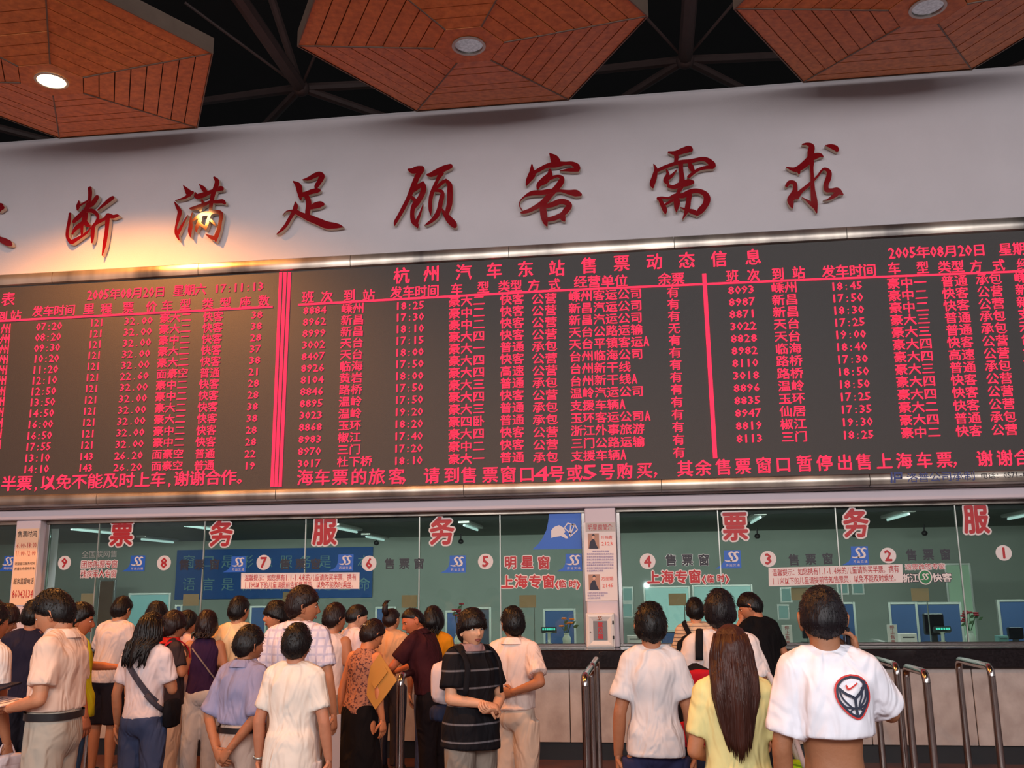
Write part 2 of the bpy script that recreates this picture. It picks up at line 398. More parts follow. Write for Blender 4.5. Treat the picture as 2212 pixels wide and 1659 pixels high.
# low wall carrying the counter
b = MB(); b.box((-13.9, 0.0, 0.0), (11.9, 0.40, z_sill-0.001)); struct(b.build('wall_counter', M_plinth))
b = MB(); b.box((-13.9, -0.33, 0.0), (11.9, 0.0, z_pb)); struct(b.build('baseboard_front', M_plinth))
wp = struct(MB().box((-13.9, -0.345, z_pb), (11.9, 0.0, z_cb)).build('trim_6', M_joint))
xj = [P(1231, 1520, -0.38)[0]+k*0.985 for k in range(-13, 11)]
for a, c in zip(xj[:-1], xj[1:]):
    MB().box((a+0.004, -0.38, z_pb+0.003), (c-0.004, -0.345, z_cb-0.002), bev=0.003).build('stone_panel', M_stone, wp)
MB().box((-13.9, -0.44, z_cb), (11.9, -0.0005, z_ct), bev=0.014).build('worktop', M_counter, smooth=False)
o = bpy.data.objects['worktop']; tag(o, 'long black polished granite counter slab under the ticket windows', 'counter')

# ticket office behind the glass
IY, IZ, IF = 7.3, 2.70, 0.0
b = MB(); b.box((-14, IY, 0), (12, IY+0.2, IZ+0.1)); struct(b.build('wall_office', M_iwall))
b = MB(); b.box((-14, 0.45, IZ), (12, IY, IZ+0.08)); struct(b.build('ceiling_office', M_iceil))
b = MB(); b.box((-14, 0.45, -0.1), (12, IY, IF)); struct(b.build('floor_office', M_plinth))
MB().box((-13.9, 0.41, 0.70), (11.9, 1.15, 0.74), bev=0.01).build('office_desk', M_alu)
tag(bpy.data.objects['office_desk'], 'pale work desk running behind the ticket window glass', 'desk')
d = bpy.data.objects['office_desk']
for k in range(14): MB().box((-13.6+k*1.9, 0.5, 0.0), (-13.55+k*1.9, 1.1, 0.70)).build('leg', M_alu, d)

# windows: steel frame, panes, joints
def window(n, xa, xb, joints):
    w = struct(bpy.data.objects.new('window_%d' % n, None)); COL.objects.link(w); w.location = (xa, YG, z_sill)
    t = 0.045
    for nm, a, c in (('frame_top', (xa, z_beam-t), (xb, z_beam)), ('frame_sill', (xa, z_sill), (xb, z_sill+0.035)), ('frame_side', (xa, z_sill+0.035), (xa+t, z_beam-t)), ('frame_side', (xb-t, z_sill+0.035), (xb, z_beam-t))):
        MB().box((a[0], YG-0.035, a[1]), (c[0], YG+0.03, c[1]), bev=0.006).build(nm, M_chrome if nm != 'frame_top' else M_steel, w, world=True)
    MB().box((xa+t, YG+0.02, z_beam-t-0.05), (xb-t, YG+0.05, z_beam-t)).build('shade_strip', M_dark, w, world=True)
    xs = [xa+t]+joints+[xb-t]
    for a, c in zip(xs[:-1], xs[1:]):
        MB().box((a+0.002, YG-0.006, z_sill+0.035), (c-0.002, YG+0.006, z_beam-t)).build('glass_pane', M_glass, w, world=True)
    for j in joints: MB().box((j-0.006, YG-0.014, z_sill+0.035), (j+0.006, YG+0.014, z_beam-t)).build('glass_joint', M_alu, w, world=True)
    return w
jx = lambda *px: [float(P(p, 1330, YG)[0]) for p in px]
window(1, -9.4, pL[0]-0.001, jx(-120))
window(2, pL[1]+0.001, pC[0]-0.001, jx(201, 433, 655, 905, 1082))
window(3, pC[1]+0.001, 5.9, jx(1562, 1822, 2086, 2330))

# ------------------------------------------------------------------ the departure board
bd = thing('departure_board', 'wide red LED timetable board in a brushed steel frame across the wall', 'board', ((XL+XR)/2, YF, z_bb))
MB().box((XL, YS, z_ib-0.02), (XR, -0.001, z_it+0.02)).build('screen', M_screen, bd, world=True)
def frame_run(name, z0, z1, y_out, n, off):
    w = (XR-XL)/n
    for k in range(-1, n+1):
        a, c = max(XL, XL+k*w+off), min(XR, XL+(k+1)*w+off)
        if c-a < 0.05: continue
        pr = [(0.0, z0), (y_out*0.8, z0+0.0), (y_out, z0+(z1-z0)*0.12)]+[(y_out-0.012*math.sin(math.pi*t), z0+(z1-z0)*(0.12+0.76*t)) for t in (0.25, 0.5, 0.75)]+[(y_out, z0+(z1-z0)*0.88), (y_out*0.8, z1), (0.0, z1)]
        q = MB(); q.loft([[(x, y-0.0005, z) for y, z in pr] for x in (a+0.003, c-0.003)])
        q.build(name, M_steel, bd, world=True, smooth=True)
frame_run('frame_panel', z_it, z_bt, -0.195, 8, 0.35)
frame_run('frame_panel', z_bb, z_ib, -0.215, 7, 0.9)
def led_part(name, fn):
    PARTN[0] = {'title': 'title_character', 'heading_row': 'heading_text', 'date_line': 'date_text', 'ticker': 'ticker_character'}[name]; fn(None)
YT = YS-0.006
def column(rows, xa, ya, xb, yb, pitch, hh, left=None):
    """rows of text whose first row centre is (xa,ya) and last row centre is (xb,yb); pitch = px per full-width cell"""
    n = len(rows); A, B = P(xa, ya, YT), P(xb, yb, YT)
    for i, s in enumerate(rows):
        mb = MB()
        t = i/(n-1); c0 = A+(B-A)*t; px, py = xa+(xb-xa)*t, ya+(yb-ya)*t
        sx = pxs(px, py, YT)*pitch; H = pxh(px, py, YT)*hh
        tot = sum(cw(c) for c in s)
        x = (c0[0]-sx*left/2) if left else (c0[0]-sx*tot/2)
        for ch in s:
            k = cw(ch); put(mb, ch, (x+sx*k/2, YT, c0[2]), H, sx*k*0.97, YT, BL); x += sx*k
        mb.build('lit_text', M_led, bd, world=True, recalc=False)
column(TL_TIME, 106, 705, 77.5, 1013.5, 22.8, 19)
column(TL_KM, 209, 697, 184, 1011, 21, 18)
column(TL_FARE, 299, 693, 276, 1009, 25, 18)
column(TL_TYPE, 379, 686, 360.7, 1006, 23, 21.5)
column(TL_CLASS, 460.6, 683.7, 441, 1005, 22, 22.5)
column(TL_SEAT, 555, 680, 539, 1006, 25, 18)
column(['州']*12, 13, 710, -8, 960, 23, 22)
column(TC_NO, 680, 670, 667.5, 1001, 25.5, 18.5)
column(TC_TO, 762, 666, 753, 997, 25.5, 23, left=2)
column(TC_TIME, 885, 660, 881, 995, 25.6, 19)
column(TC_TYPE, 1008, 650, 1007, 991, 26.5, 24)
column(TC_CLASS, 1106, 646.6, 1106, 987.5, 26.5, 24)
column(TC_WAY, 1175.5, 645, 1179, 987.5, 28, 24)
column(TC_FIRM, 1307, 637, 1313, 983, 26.7, 24, left=6)
column(TC_LEFT, 1454, 631, 1467, 977, 28, 24)
column(TR_NO, 1601, 626, 1619, 947, 29, 19.5)
column(TR_TO, 1694, 621, 1716, 943, 29, 24.5)
column(TR_TIME, 1828, 617.5, 1853, 939, 28, 20)
column(TR_TYPE, 1958.5, 611, 1988.5, 934, 29, 25)
column(TR_CLASS, 2061, 606.6, 2093, 930.5, 29, 25.5)
column(TR_WAY, 2136, 603, 2170, 928, 29, 25.5)
column(TR_FIRM, 2204, 599, 2240, 924, 29, 25.5)
PARTN = ['lit_character']
def one(ch, c, H, W):
    mb = MB(); put(mb, ch, c, H, W, YT, BL); mb.build(PARTN[0], M_led, bd, world=True, recalc=False)
def chars(spec, h):
    def fn(mb):
        for ch, x, y in spec: one(ch, P(x, y, YT), h*pxh(x, y, YT), h*0.98*pxs(x, y, YT))
    return fn
def words(mb, s, xl, yl, xr, yr, h, Y, bold):
    q = MB(); line_px(q, s, xl, yl, xr, yr, h, Y, bold); q.build(PARTN[0], M_led, bd, world=True, recalc=False)
led_part('title', chars(list(zip('杭州汽车东站售票动态信息', [867.7, 932.5, 1001.7, 1067.5, 1135, 1202.5, 1272.6, 1342.5, 1413.5, 1483.4, 1553, 1626.7], [595, 591, 587.5, 584, 580.8, 579, 573.4, 568, 564.7, 562, 558.7, 555])), 36))
led_part('title', chars([('表', 18, 646), ('车', -60, 650), ('班', -138, 654)], 30))
def hdr(mb):
    h = 25
    for ch, x, y in [('站', 34, 682), ('到', 4, 684), ('里', 192, 667), ('程', 229.5, 667), ('票', 277, 664), ('价', 327, 662.5), ('车', 361, 660), ('型', 400, 657.6), ('类', 448.6, 656), ('型', 486.7, 654.4), ('座', 530, 652), ('数', 569.7, 649.5)]:
        chars([(ch, x, y)], h)(mb)
    words(mb, '发车时间', 70, 673, 163, 669, 24, YT, BL)
led_part('heading_row', hdr)
def hdr2(mb):
    for ch, x, y in [('班', 665, 641.5), ('次', 706, 641), ('到', 754.6, 638), ('站', 796.5, 638), ('车', 986.5, 624), ('型', 1044, 620.6), ('方', 1153.6, 616), ('式', 1197.5, 614.5)]:
        chars([(ch, x, y)], 27)(mb)
    words(mb, '发车时间', 843, 632, 949, 627, 27, YT, BL); words(mb, '类型', 1076, 619, 1128, 617, 27, YT, BL)
    words(mb, '经营单位', 1239.4, 609, 1356.5, 606, 27, YT, BL); words(mb, '余票', 1421, 603, 1479, 601, 27, YT, BL)
led_part('heading_row', hdr2)
def hdr3(mb):
    for ch, x, y in [('班', 1582, 596), ('次', 1627.4, 594.4), ('到', 1680.5, 591.6), ('站', 1725, 588.5), ('车', 1931.4, 579.5), ('型', 1993, 577.7), ('方', 2108.6, 575), ('式', 2157.5, 573), ('经', 2210, 571)]:
        chars([(ch, x, y)], 28)(mb)
    words(mb, '发车时间', 1775, 587, 1893.4, 582.5, 28, YT, BL); words(mb, '类型', 2026, 577, 2083, 575, 28, YT, BL)
led_part('heading_row', hdr3)
def dat(mb): words(mb, '2005年08月20日', 188, 638, 358, 629, 24, YT, BL); words(mb, '星期六', 373.7, 628, 446, 624, 25, YT, BL); words(mb, '17:11:13', 462, 624, 570, 618, 20, YT, BL)
led_part('date_line', dat)
def dat2(mb): words(mb, '2005年08月20日', 1918.7, 547, 2130, 539.5, 27, YT, BL); words(mb, '星期六', 2157, 539, 2246, 535, 29, YT, BL)
led_part('date_line', dat2)
def tick(mb):
    s = '半票,以免不能及时上车,谢谢合作。'; tot = sum(cw(q) for q in s); u = 0
    for q in s:
        k = cw(q); x = 2+543*(u+k/2)/tot; one(q, P(x, 1045-16*(u+k/2)/tot, YT), 34*pxh(x, 1037, YT), 34*k*pxs(x, 1037, YT)); u += k
led_part('ticker', tick)
led_part('ticker', chars([(c, x, 1031.4-(x-659)*(8.4/543) if x < 1202 else (1023-(x-1202)*(11/278) if x < 1480 else (1012-(x-1480)*(11/258) if x < 1738 else 1001-(x-1738)*(13/470)))) for c, x in zip('海车票的旅客，请到售票窗口4号或5号购买，其余售票窗口暂停出售上海车票，谢谢合',
    [659, 696, 735, 775.5, 814, 856.5, 882, 932.5, 976, 1013.5, 1059, 1098, 1138, 1170, 1202.5, 1241, 1274, 1311, 1350, 1392.5, 1425, 1480, 1519, 1563, 1605, 1650, 1692, 1738, 1781, 1824.6, 1866, 1910, 1953, 1996.5, 2040, 2072, 2127, 2170, 2208])], 36))
def bar(name, x0, y0, x1, y1, th):
    A, B = P(x0, y0, YT), P(x1, y1, YT); r = th*pxs((x0+x1)/2, (y0+y1)/2, YT)/2
    d = B-A; d /= np.linalg.norm(d); mb = MB(); nrm = np.array([d[2], 0, -d[0]])
    mb.obox((A+B)/2, [d*np.linalg.norm(B-A)/2, nrm*r, np.array([0, 0.003, 0])]); mb.build(name, M_led, bd, world=True)
bar('rule', -40, 695.5, 589, 662.5, 4); bar('rule', 644, 658.4, 1180, 628.6, 4.5); bar('rule', 1180, 628.6, 1720, 605, 4.5); bar('rule', 1720, 605, 2260, 584, 4.5)
bar('divider', 1521, 591, 1545, 990, 9)
for xa, xb in ((606.5, 587.5), (616, 596), (625.5, 605)): bar('divider', xa, 588, xb, 1051, 6.5)
# maker's lettering printed on the lower frame, right
q = MB(); YM = -0.2295; line_px(q, '洛普公司承制', 1958.5, 1032, 2107, 1027, 22, YM, 0.008); q.build('maker_lettering', M_bluet, bd, world=True, recalc=False)
q = MB(); line_px(q, '电话：0571-85', 2118, 1028, 2226, 1024.5, 14, YM, 0.008); q.build('maker_lettering', M_dkt, bd, world=True, recalc=False)
q = MB()
for x0, x1, y0, y1 in ((1924, 1928, 1020, 1043), (1931, 1935, 1020, 1043), (1935, 1949, 1020, 1024), (1945, 1949, 1024, 1033), (1935, 1949, 1031, 1035), (1937, 1943, 1026, 1029)):
    q.add([P(x0, y1, YM), P(x1, y1, YM), P(x1, y0, YM), P(x0, y0, YM)], [(0, 1, 2, 3)])
q.build('maker_emblem', M_bluet, bd, world=True, recalc=False)
# ------------------------------------------------------------------ raised brush-written characters on the frieze
def spline(pts, n=6):
    p = [np.array(q, float) for q in pts]; out = []
    p = [2*p[0]-p[1]]+p+[2*p[-1]-p[-2]]
    for i in range(1, len(p)-2):
        for k in range(n):
            t = k/n; a, b, c, d = p[i-1:i+3]
            out.append(0.5*((2*b)+(-a+c)*t+(2*a-5*b+4*c-d)*t*t+(-a+3*b-3*c+d)*t**3))
    out.append(p[-2]); return out
STROKES = {
'断': (9.214, 130, 395, [[(590,100,80),(600,200,85),(590,320,80),(560,430,90),(520,540,110),(440,620,110),(330,720,100),(270,780,70)],
 [(375,360,20),(370,450,90),(350,540,40)],[(370,470,40),(470,410,45),(560,360,40)],[(740,270,70),(720,320,100),(650,420,100),(580,480,60)],
 [(200,610,50),(190,750,70),(160,900,70),(145,1050,65),(180,1140,65),(240,1180,90),(330,1130,75),(430,1070,60),(540,990,50),(610,900,30)],
 [(520,560,100),(500,700,110),(470,800,110),(330,900,90),(245,1020,40)],[(440,820,80),(440,920,60),(440,1030,50)],[(480,740,60),(540,830,90),(600,870,40)],
 [(530,560,80),(640,560,80),(720,610,70),(760,690,60),(730,790,70),(670,880,80),(655,1000,85),(650,1120,65),(640,1200,25)],
 [(1060,300,80),(1000,340,90),(880,440,70),(750,550,25)],[(670,860,40),(780,780,75),(900,720,70),(960,660,90),(1060,680,75),(1140,660,60),(1190,665,15)],
 [(960,640,90),(950,780,90),(935,950,80),(905,1150,80),(880,1300,65),(845,1450,20)]]),
'满': (9.757, 365, 375, [[(300,245,10),(380,350,90),(430,410,130),(510,400,60)],[(450,440,90),(340,510,60),(210,550,25),(140,575,20)],
 [(120,600,20),(170,690,60),(230,800,90),(215,900,90),(175,1050,60),(150,1150,50),(165,1260,80),(215,1400,30)],[(190,1270,80),(270,1120,60),(340,990,40),(400,880,15)],
 [(640,225,10),(720,310,90),(780,390,80)],[(560,400,20),(590,480,110),(720,460,120),(860,400,90),(980,350,80),(1100,320,110),(1140,340,60)],
 [(955,80,40),(1020,170,100),(990,300,110),(940,430,100),(910,560,90),(890,700,80),(880,830,70)],[(450,740,40),(600,720,100),(750,660,90),(880,600,60),(1000,600,70),(1130,590,90),(1190,640,50)],
 [(700,560,40),(720,640,60),(670,790,50)],[(500,830,25),(470,950,50),(465,1100,90),(450,1220,85),(465,1350,20)],
 [(470,1020,50),(600,930,70),(720,860,90),(850,840,90),(980,810,80),(1080,830,90),(1110,900,90),(1090,1020,80),(1060,1180,85),(1010,1320,100),(995,1430,40)],
 [(780,1280,15),(880,1340,70),(990,1370,100)],[(680,900,60),(650,1020,90),(600,1130,80),(585,1230,30)],[(870,860,60),(840,960,60),(810,1080,70),(780,1180,50)],[(640,1040,60),(720,1110,60),(790,1150,60)],[(880,980,50),(950,1050,50),(990,1110,15)]]),
'足': (10.37, 590, 360, [[(450,330,25),(560,420,130),(600,560,130),(620,740,50)],[(660,295,15),(800,270,90),(940,200,120),(1040,170,120),(1090,230,140),(1040,340,120),(980,430,110),(960,500,60)],
 [(600,650,120),(740,610,110),(880,560,120),(1000,540,110),(1050,540,60)],[(740,640,100),(790,760,120),(800,880,130),(780,1000,120),(780,1120,110)],[(860,930,80),(940,880,150),(1060,850,150),(1130,850,80)],
 [(500,790,20),(510,900,110),(470,1020,100),(390,1150,90),(290,1320,85),(180,1440,60),(80,1520,15)],[(220,1090,10),(300,1010,25),(400,990,40),(500,1010,100),(640,1080,110),(800,1150,150),(1000,1230,160),(1200,1310,170),(1400,1330,130),(1500,1340,80),(1580,1360,10)]]),
'顾': (10.37, 845, 345, [[(380,220,40),(480,250,140),(600,220,170),(700,200,130)],[(680,230,140),(590,380,130),(530,520,130),(470,680,130),(380,880,100),(280,1080,100),(180,1260,90),(100,1400,80),(80,1480,20)],
 [(500,680,120),(620,600,120),(720,530,100)],[(710,500,50),(730,620,120),(710,740,130),(640,880,130),(560,980,150),(490,1100,110),(475,1250,100),(500,1380,110),(570,1460,100),(600,1530,30)],[(560,1420,100),(620,1290,70),(680,1130,40),(715,990,10)],[(440,820,60),(520,900,90)],
 [(810,340,50),(900,340,120),(1050,270,150),(1200,200,150),(1340,150,120)],[(1130,300,130),(1040,460,80),(970,620,90),(910,780,100),(880,950,90),(880,1120,80),(890,1250,20)],[(940,690,70),(1060,600,80),(1160,510,90),(1230,470,70)],
 [(1220,460,70),(1310,560,110),(1320,700,130),(1320,860,130),(1310,1000,130),(1270,1150,110),(1240,1270,60)],[(960,700,60),(1080,700,80),(1150,740,80),(1140,850,110),(1110,980,110),(1080,1120,110),(1020,1260,120),(920,1370,90),(820,1440,60),(750,1480,10)],[(1140,1110,30),(1200,1210,90),(1300,1340,150),(1400,1450,150),(1440,1510,90)]]),
'客': (9.477, 1110, 325, [[(730,60,20),(820,160,170),(870,250,190)],[(370,290,30),(370,400,90),(370,500,160),(300,620,110),(255,720,30)],[(400,470,80),(520,400,90),(680,320,100),(860,290,140),(1050,270,80),(1180,270,90),(1280,320,120),(1330,380,80)],
 [(1320,400,90),(1180,400,90),(1050,410,50),(940,420,10)],[(740,400,60),(730,510,130),(640,610,170),(520,700,110),(490,790,50)],[(640,600,100),(780,560,80),(900,530,60),(980,570,100),(960,660,130),(860,790,130),(740,920,130),(620,1060,140),(480,1150,110),(330,1230,90),(200,1270,70),(140,1280,20)],
 [(170,1230,20),(115,1130,20),(140,1030,25),(240,940,50),(380,880,110),(560,870,110),(760,840,110),(950,830,60),(1120,860,100),(1270,880,150),(1370,910,70)],[(580,1080,110),(600,1220,140),(620,1360,140),(650,1480,100),(680,1560,20)],
 [(630,1160,80),(800,1110,120),(960,1050,120),(1090,1080,120),(1140,1140,110),(1080,1220,130),(1000,1310,110),(840,1390,110),(700,1420,100)],[(990,1310,100),(1010,1400,110),(1040,1450,40)]]),
'需': (9.219, 1395, 305, [[(450,220,40),(600,240,110),(750,190,140),(860,160,150),(910,180,90)],[(600,230,100),(610,330,90),(600,420,80)],[(155,460,20),(200,560,70),(170,720,110),(130,850,110),(140,930,40)],
 [(230,590,70),(360,530,80),(520,470,80),(700,420,90),(900,400,90),(1100,360,90),(1220,380,110),(1320,460,130),(1360,510,80)],[(1340,520,90),(1200,530,80),(1050,570,70),(940,640,70),(850,720,70)],[(690,440,110),(705,600,90),(720,760,110),(700,900,120),(660,1000,80),(610,1100,80)],
 [(870,440,60),(900,520,110),(940,600,80)],[(410,570,30),(440,660,70),(400,780,110),(440,850,70)],[(430,760,80),(520,690,70),(620,570,15)],[(450,900,80),(560,920,90),(700,870,130),(850,830,150),(940,820,80)],
 [(240,1150,70),(320,1130,50),(450,1140,50),(580,1090,80),(740,1090,120),(900,1010,110),(1050,1000,100),(1180,1060,120),(1220,1160,140),(1180,1280,130),(1080,1400,130),(1010,1490,40)],[(270,1150,70),(330,1270,90),(380,1380,100),(390,1450,30)],[(390,1270,50),(470,1220,60),(580,1150,70)],
 [(600,1130,110),(620,1230,130),(610,1330,90),(610,1420,20)],[(870,1080,110),(850,1200,100),(830,1330,110),(790,1450,70),(730,1570,10)],[(690,1330,20),(800,1370,60),(950,1420,110),(1030,1460,70)]]),
'求': (9.759, 1685, 300, [[(470,120,30),(570,110,70),(660,160,130),(650,280,150),(640,400,150),(560,500,160),(420,610,140),(300,650,110),(130,600,20)],[(640,420,140),(760,360,140),(850,350,100),(910,380,20)],[(380,640,130),(400,740,40)],
 [(670,480,110),(665,620,80),(675,760,75),(680,900,85),(690,1080,100),(710,1240,130),(730,1380,130),(770,1560,30)],[(460,1240,15),(560,1300,50),(650,1370,90),(740,1450,90)],[(130,1000,70),(200,920,90),(300,940,100),(320,1060,100),(280,1190,150),(220,1290,150),(240,1400,100),(265,1470,20)],
 [(330,1230,150),(440,1110,90),(560,1010,80),(680,900,60),(790,790,50),(870,680,45),(940,640,70),(1030,700,100),(1020,830,120),(970,960,110),(980,1080,110),(1080,1090,90),(1200,1090,130),(1280,1150,90),(1330,1180,20)],[(1230,1130,120),(1120,1220,90),(1000,1290,40),(910,1300,10)],[(950,150,20),(1060,160,100),(1160,200,130),(1205,250,90)]]),
'不': (11.85, 0, 420, [[(-820,420,90),(-500,380,160),(-150,330,190),(20,340,230),(90,350,90)],[(-420,400,150),(-520,700,150),(-760,980,110),(-900,1080,20)],[(-330,560,110),(-340,900,150),(-350,1250,150),(-380,1420,40)],[(-180,900,40),(-60,1110,110),(100,1190,150),(240,1260,150),(300,1300,70)]]),
}
desc = {'断': 'second from the left', '满': 'third, lamp glint in it', '足': 'fourth from the left', '顾': 'fifth from the left', '客': 'sixth from the left', '需': 'seventh, second from the right', '求': 'last on the right', '不': 'leftmost'}
for ch, (sc, ox, oy, sts) in STROKES.items():
    c0 = P(ox+75, oy+80, -0.08)
    t = thing('wall_character', 'dark red raised brush character %s on the frieze, %s' % (ch, desc[ch]), 'lettering', (c0[0], -0.03, c0[2]), 'raised red characters on the frieze')
    for k, st in enumerate(sts):
        sp = spline([(ox+x/sc, oy+y/sc, w/sc) for x, y, w in st])
        L, Rr = [], []
        C = [P(x, y, -0.08) for x, y, w in sp]; u = pxs(ox, oy, -0.08)
        for i, (x, y, w) in enumerate(sp):
            d = C[min(i+1, len(C)-1)]-C[max(i-1, 0)]; d = np.array([d[0], d[2]]); d /= (np.linalg.norm(d)+1e-9); nn = np.array([-d[1], d[0]])
            q = np.array([C[i][0], C[i][2]]); r = max(w, 1.2)*u/2*0.96
            if i == 0:
                for a in (0.35, 0.75): L.append(q-d*r*0.75*math.cos(a*math.pi/2)+nn*r*math.sin(a*math.pi/2)*0.9); Rr.append(q-d*r*0.75*math.cos(a*math.pi/2)-nn*r*math.sin(a*math.pi/2)*0.9)
            L.append(q+nn*r); Rr.append(q-nn*r)
            if i == len(sp)-1:
                for a in (0.75, 0.35): L.append(q+d*r*0.75*math.cos(a*math.pi/2)+nn*r*math.sin(a*math.pi/2)*0.9); Rr.append(q+d*r*0.75*math.cos(a*math.pi/2)-nn*r*math.sin(a*math.pi/2)*0.9)
        mb = MB(); n = len(L); yf, yb = -0.085-0.0007*k, -0.03
        vs = []
        for y in (yf, yb):
            vs += [(a[0], y, a[1]) for a in L]+[(a[0], y, a[1]) for a in Rr]
        fs, mi = [], []
        for i in range(n-1):
            fs.append((i, i+1, n+i+1, n+i)); mi.append(0); fs.append((2*n+i, 3*n+i, 3*n+i+1, 2*n+i+1)); mi.append(1)
            fs.append((i, 2*n+i, 2*n+i+1, i+1)); mi.append(1); fs.append((n+i, n+i+1, 3*n+i+1, 3*n+i)); mi.append(1)
        fs.append((0, n, 3*n, 2*n)); mi.append(1); fs.append((n-1, 3*n-1, 4*n-1, 2*n-1)); mi.append(1)
        mb.v = vs; mb.f = fs; mb.mi = mi
        mb.build('brush_stroke', [M_red, M_cream], t, world=True)
    # two mounting pins back to the wall
    for st in (sts[0], sts[-1]):
        x, y, w = st[len(st)//2]; q = P(ox+x/sc, oy+y/sc, -0.08); MB().tube([(q[0], -0.035, q[2]), (q[0], 0.002, q[2])], 0.012, 6).build('mounting_pin', M_steel, t, world=True)

# ------------------------------------------------------------------ hexagonal timber panels under the roof, with recessed lamps
RH, ZH, YH = 1.80, 7.26, -1.98
def hexpt(cx, cy, r, k, z): a = math.radians(60*k); return np.array([cx+r*math.cos(a), cy+r*math.sin(a), z])
def hex_panel(cx, cy, label, dip=0.20, lit=False, lamp_label='', warm=(1.0, 0.42, 0.10), power=0, look=None):
    t = thing('ceiling_panel', label, 'ceiling panel', (cx, cy, ZH), 'hexagonal timber ceiling panels')
    r0, n = 0.36, 8
    zat = lambda r: ZH-dip*(RH-r)/(RH-0.0)
    for k in range(6):
        for j in range(n):
            ra, rb = r0+(RH-r0)*j/n+0.006, r0+(RH-r0)*(j+1)/n-0.006
            q = []
            for r, kk in ((ra, k), (rb, k), (rb, k+1), (ra, k+1)):
                p = hexpt(cx, cy, r, kk, zat(r)); c = hexpt(cx, cy, r, k+0.5, zat(r)); c = (hexpt(cx, cy, r, k, zat(r))+hexpt(cx, cy, r, k+1, zat(r)))/2
                q.append(p+(c-p)/np.linalg.norm(c-p)*0.005)
            dz = 0.002*((j*7+k*3) % 3)
            mb = MB(); vs = [p+np.array([0, 0, -dz]) for p in q]+[p+np.array([0, 0, 0.018]) for p in q]
            mb.add(vs, [(0, 1, 2, 3), (7, 6, 5, 4), (0, 4, 5, 1), (1, 5, 6, 2), (2, 6, 7, 3), (3, 7, 4, 0)])
            mb.build('plank', M_wood, t, world=True)
    # backing board, seams and fascia
    mb = MB(); mb.loft([[hexpt(cx, cy, r, k, zat(r)+0.02) for k in range(6)] for r in (r0-0.05, RH-0.01)], cap=False)
    mb.loft([[hexpt(cx, cy, r, k, z) for k in range(6)] for r, z in ((RH-0.01, ZH+0.02), (RH-0.01, ZH+0.16))], cap=True)
    mb.build('backing_board', M_joint, t, world=True)
    mb = MB()
    for k in range(6):
        a, b2 = hexpt(cx, cy, r0, k, zat(r0)-0.004), hexpt(cx, cy, RH, k, zat(RH)-0.004)
        d = (b2-a)/2; s = np.cross(d/np.linalg.norm(d), [0, 0, 1]); mb.obox((a+b2)/2, [d, s*0.007, np.array([0, 0, 0.006])])
    mb.build('seam_strip', M_fascia, t, world=True)
    mb = MB(); mb.loft([[hexpt(cx, cy, r, k, z) for k in range(6)] for r, z in ((RH-0.004, ZH-0.012), (RH+0.012, ZH-0.012), (RH+0.012, ZH+0.17), (RH-0.004, ZH+0.17))], cap=False)
    mb.build('fascia', M_fascia, t, world=True)
    # central hexagon with a round hole for the lamp
    zc = zat(r0)-0.004; mb = MB(); N = 48; out, inn = [], []
    for i in range(N):
        a = 2*math.pi*i/N; k = i*6/N; f = k-int(k); p = hexpt(cx, cy, r0-0.004, int(k), zc)*(1-f)+hexpt(cx, cy, r0-0.004, int(k)+1, zc)*f
        out.append(p); inn.append(np.array([cx+0.155*math.cos(a), cy+0.155*math.sin(a), zc]))
    mb.loft([[p+np.array([0, 0, 0.02]) for p in out], out, inn, [p+np.array([0, 0, 0.02]) for p in inn]], cap=False)
    mb.build('centre_board', M_wood, t, world=True)
    # the lamp is a thing of its own
    L = thing('downlight', lamp_label, 'lamp', (cx, cy, zc), 'recessed ceiling lamps')
    mb = MB(); mb.lathe([(0.172, -0.004), (0.172, -0.014), (0.145, -0.014), (0.145, 0.0)], (cx, cy, zc), 32, cap=False); mb.build('rim', M_alu, L, world=True, smooth=True)
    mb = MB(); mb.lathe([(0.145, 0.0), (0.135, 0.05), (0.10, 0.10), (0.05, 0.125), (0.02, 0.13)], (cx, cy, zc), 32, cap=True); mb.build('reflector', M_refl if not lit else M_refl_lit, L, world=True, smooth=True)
    mb = MB(); mb.ell((cx, cy, zc+0.055), (0.032, 0.032, 0.055), 12, 8); mb.build('bulb', M_bulb_on if lit else M_bulb, L, world=True, smooth=True)
    if lit:
        mb = MB(); mb.lathe([(0.001, -0.006), (0.146, -0.006), (0.146, -0.001), (0.001, -0.001)], (cx, cy, zc), 32, cap=False); mb.build('lens', M_lens_on, L, world=True)
    if power:
        s = spot('lamp_light', (cx, cy, zc-0.06), look or (cx, cy, 0), power, warm, 146, 0.55, 0.10); s.parent = L; s.matrix_parent_inverse = Matrix.Translation(L.location).inverted()
    return t
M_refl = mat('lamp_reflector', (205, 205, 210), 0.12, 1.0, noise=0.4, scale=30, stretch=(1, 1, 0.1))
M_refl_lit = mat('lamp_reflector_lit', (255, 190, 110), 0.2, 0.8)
M_bulb = mat('clear_bulb', (200, 205, 215), 0.05, spec=1.0)
M_bulb_on = mat('burning_bulb', (255, 200, 120), 0.3, emis=(1.0, 0.62, 0.22), estr=60)
M_lens_on = mat('burning_lens', (255, 220, 160), 0.3, emis=(1.0, 0.72, 0.36), estr=14)
hexes = [(-6.09, 'timber hexagon over the left end of the hall, its lamp burning', True, 'burning amber lamp in the leftmost hexagon'),
         (-1.55, 'timber hexagon in the middle, its lamp off', False, 'unlit lamp in the middle hexagon'),
         (2.90, 'timber hexagon at the right, its lamp off', False, 'unlit lamp in the right hexagon')]
WARM = (1.0, 0.36, 0.07)
for x, lab, lit, ll in hexes: hex_panel(x, YH, lab, lit=lit, lamp_label=ll, power=1500 if lit else 0, warm=WARM)
